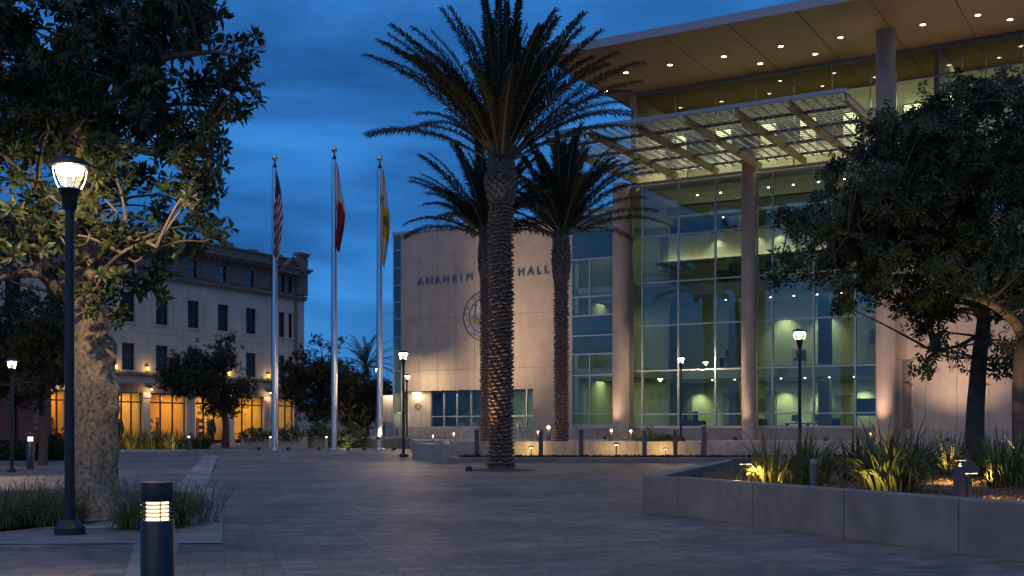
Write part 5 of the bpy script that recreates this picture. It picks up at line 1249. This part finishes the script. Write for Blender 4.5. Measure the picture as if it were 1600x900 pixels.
for i, (px, py, Y, h, sp, n, m, lab) in enumerate((
    (1205, 752, 17.6, .78, 1.1, 105, 'strap', 'yellow-lit strap-leaf clump at the left end of the near planter'),
    (1262, 748, 18.6, .86, 1.2, 105, 'strap', 'strap-leaf clump behind the plain grey post in the near planter'),
    (1392, 768, 15.9, .93, 1.3, 170, 'strap', 'largest strap-leaf clump, lit green at its foot, in the middle of the near planter'),
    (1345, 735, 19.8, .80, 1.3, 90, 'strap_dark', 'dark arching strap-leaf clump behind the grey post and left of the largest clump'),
    (1492, 722, 22.0, .78, 1.1, 110, 'strap', 'airy strap-leaf clump left of the slim tree trunk'),
    (1572, 757, 17.8, .84, 1.2, 120, 'strap', 'dark-footed strap-leaf clump at the right edge of the near planter'),
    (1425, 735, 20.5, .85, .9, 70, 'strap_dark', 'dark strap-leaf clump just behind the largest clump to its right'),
    (1618, 740, 19.5, .8, 1.0, 80, 'strap', 'yellow-lit strap-leaf clump cut by the right picture edge'),
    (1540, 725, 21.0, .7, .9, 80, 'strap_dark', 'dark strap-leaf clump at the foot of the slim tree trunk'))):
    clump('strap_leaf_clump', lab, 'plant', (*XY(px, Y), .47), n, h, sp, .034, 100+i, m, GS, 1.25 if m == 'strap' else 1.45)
# row of strap leaves in front of the old building
nms = ['first', 'second', 'third', 'fourth', 'fifth', 'sixth', 'seventh', 'eighth']
for i in range(8):
    px = 176+i*15.2; V, Fc = strap_mesh(70, 1.05, 1.3, .05, 200+i, 1.1); o = npmesh('strap_leaf_clump', V, Fc, M['strap'] if i % 3 != 1 else M['strap_dark']); o.location = (*XY(px, 61.5+.6*(i % 2)), .32)
    tag(o, '%s strap-leaf clump from the left in the row below the amber shopfronts' % nms[i], 'plant', 'strap-leaf row below the shopfronts')
clump('rounded_shrub', 'dark low shrub at the right end of the strap-leaf row', 'shrub', (*XY(313, 63), .32), 120, .9, 1.8, .06, 301, 'strap_dark', None, 1.4)
# shrubs of small leaves: rosettes on a mound
def shrub(lab, px, Y, z, rx_, h, n, m, ls, seed, name='shrub', group=None, ry_=None):
    NR.seed(seed); pts = []; dirs = []; sc = []
    for _ in range(n):
        v = NR.randn(3); v[2] = abs(v[2]); v /= np.linalg.norm(v); k = NR.rand()**.35; p = v*np.array([rx_, ry_ or rx_*.8, h])*k*(.8+.3*NR.rand()); pts.append(p); dirs.append(v+NR.randn(3)*.4); sc.append(ls*NR.uniform(.7, 1.3))
    V, Fc = scatter(tf, pts, dirs, sc); o = npmesh(name, V, Fc, M[m]); o.location = (*XY(px, Y), z); tag(o, lab, 'shrub', group); return o
shrub('low shrub in the trough left of the striped flag pole', 400, 66.6, .75, 1.2, .8, 160, 'strap_dark', .8, 1)
shrub('low shrub in the trough right of the striped flag pole', 452, 66.6, .75, 1.3, .9, 180, 'leaf_r', .8, 2)
shrub('lit leafy shrub between the middle and right flagpoles', 545, 66, .35, 1.3, 1.4, 300, 'strap_dark', .9, 3)
shrub('lit leafy shrub in the trough behind the middle flagpole', 503, 67.6, .8, 1.2, 1.0, 200, 'strap_dark', .8, 4)
shrub('small flowering shrub on the terrace under the glass wall', 1032, 51, TZ, 1.3, .35, 260, 'strap', .5, 5, ry_=.4)
shrub('sprig of pale blossom beside the leftmost glass-wall post', 1012, 50, TZ, .3, .75, 60, 'fern', .4, 6, ry_=.3)
shrub('dark leafy shrub below the orange shopfront at the left', 92, 52, gz(52), .9, 1.3, 300, 'leaf_far', .7, 7)
shrub('low dark hedge at the far left beyond the lamp post', 20, 48, gz(48), 3.2, .8, 520, 'leaf_far', .9, 8, ry_=.8)
point('shrub_light', (*XY(540, 64.6), .9), (1, .8, .35), 14, .1)
# feathery shrubs in the tree bed
tfe = [leaf_rosette(16, .17, .012, .2, .3) for _ in range(6)]
def fern(lab, px, py, Y, r, h, n, seed, m='fern'):
    V, Fc = strap_mesh(int(n*1.5), h*1.05, r*3.0, .013, seed+500, 1.7); o = npmesh('feathery_shrub', V, Fc, M[m]); x, y = XY(px, Y); o.location = (x, y, .02); tag(o, lab, 'shrub', 'feathery shrubs in the tree bed'); return o
fern('feathery shrub at the far left edge of the tree bed', 0, 800, 15.8, .42, .50, 240, 1)
fern('feathery shrub between the far left one and the lamp post', 45, 790, 16.9, .50, .50, 300, 2)
fern('feathery shrub immediately left of the big lamp post', 88, 800, 16.3, .42, .48, 260, 3)
fern('feathery shrub left of the louvred bollard, right of the trunk', 212, 820, 15.6, .26, .42, 170, 4)
fern('feathery shrub just behind the louvred bollard', 262, 815, 16.2, .36, .50, 260, 5)
fern('feathery shrub at the back of the bed right of the trunk', 285, 790, 18.4, .36, .42, 200, 6)
def twigs(lab, px, Y, h, n, seed, sp=.5):
    r = random.Random(seed); q = MB()
    for _ in range(n):
        a = r.random()*6.283; l = h*r.uniform(.6, 1.1); ln = r.uniform(.05, .5); p0 = Vector((r.uniform(-.1, .1)*sp*2, r.uniform(-.1, .1), 0)); p1 = p0+Vector((math.cos(a)*ln*.5*sp, math.sin(a)*ln*.5*sp, l*.55)); p2 = p0+Vector((math.cos(a)*ln*sp, math.sin(a)*ln*sp, l))
        q.tube([p0, p1, p2], [.005, .004, .002], 4, cap=False)
        for k in range(5):
            t = r.uniform(.35, 1); b_ = p1.lerp(p2, max(0, t*2-1)) if t > .5 else p0.lerp(p1, t*2); q.tube([b_, b_+Vector((r.uniform(-.09, .09), r.uniform(-.09, .09), r.uniform(.03, .12)))], [.003, .0015], 4, cap=False)
    o = q.build('twiggy_shrub', M['twig']); o.location = (*XY(px, Y), .02); tag(o, lab, 'shrub', 'bare twiggy shrubs in the tree bed')
twigs('bare twiggy shrub on the pale slab right of the louvred bollard', 326, 16.6, .55, 34, 5, .8)
twigs('bare twiggy shrub right of the trunk at the back of the bed', 205, 18.8, .55, 22, 6, .7)
twigs('bare twiggy shrub at the back of the bed left of the lamp post', 40, 19.0, .6, 30, 7, 1.2)
twigs('second bare twiggy shrub between the first and the lamp post', 84, 18.8, .5, 24, 8, .9)
# ground cover in the terrace bed and mulch bits
NR.seed(4); pts = []; dirs = []; sc = []
for _ in range(5200):
    pts.append(np.array([NR.uniform(B2[0]+.4, 22), NR.uniform(45.85, 46.6) if NR.rand() < .75 else NR.uniform(46.6, 47.5), .14+.16*NR.rand()])); dirs.append(NR.randn(3)*.5+np.array([0, 0, 1])); sc.append(NR.uniform(.25, .55))
V, Fc = scatter(tf, pts, dirs, sc); o = npmesh('ground_cover', V, Fc, M['leaf_far']); tag(o, 'dark leafy ground cover between the kerb and the terrace wall', 'ground cover', kind='stuff')
NR.seed(8); pts = []; dirs = []; sc = []
tm = [(np.array([[-.5,-.12,0],[.5,-.1,.05],[.5,.12,0],[-.5,.1,.08]]), np.array([[0,1,2],[0,2,3]])), (np.array([[-.4,-.2,0],[.4,-.15,.1],[.3,.2,.02],[-.5,.1,.12]]), np.array([[0,1,2],[0,2,3]]))]
for _ in range(7000):
    s = NR.uniform(.1, 9.3); t = .3+5.5*NR.rand()**1.5; x, y = FP.W(s, t); pts.append(np.array([x, y, .492+.03*NR.rand()])); dirs.append(NR.randn(3)*.35+np.array([0, 0, 1])); sc.append(NR.uniform(.025, .07))
V, Fc = scatter(tm, pts, dirs, sc); o = npmesh('bark_chips', V, Fc, mat('bark_chip', (.16,.10,.055), .9, noise=.5, nscale=9)); tag(o, 'loose bark chips scattered over the near planter soil', 'mulch', kind='stuff')
NR.seed(18); pts = []; dirs = []; sc = []
for _ in range(2600):
    px = NR.uniform(-60, 290); Y = NR.uniform(15.6, 21); 
    if px < 200 and Y < 17.2: continue
    pts.append(np.array([*XY(px, Y), .035])); dirs.append(NR.randn(3)*.35+np.array([0, 0, 1])); sc.append(NR.uniform(.03, .08))
V, Fc = scatter(tm, pts, dirs, sc); o = npmesh('leaf_litter', V, Fc, mat('dry_leaf', (.13,.095,.06), .9, noise=.5, nscale=9)); tag(o, 'dry leaf litter over the soil of the left tree bed', 'litter', kind='stuff')
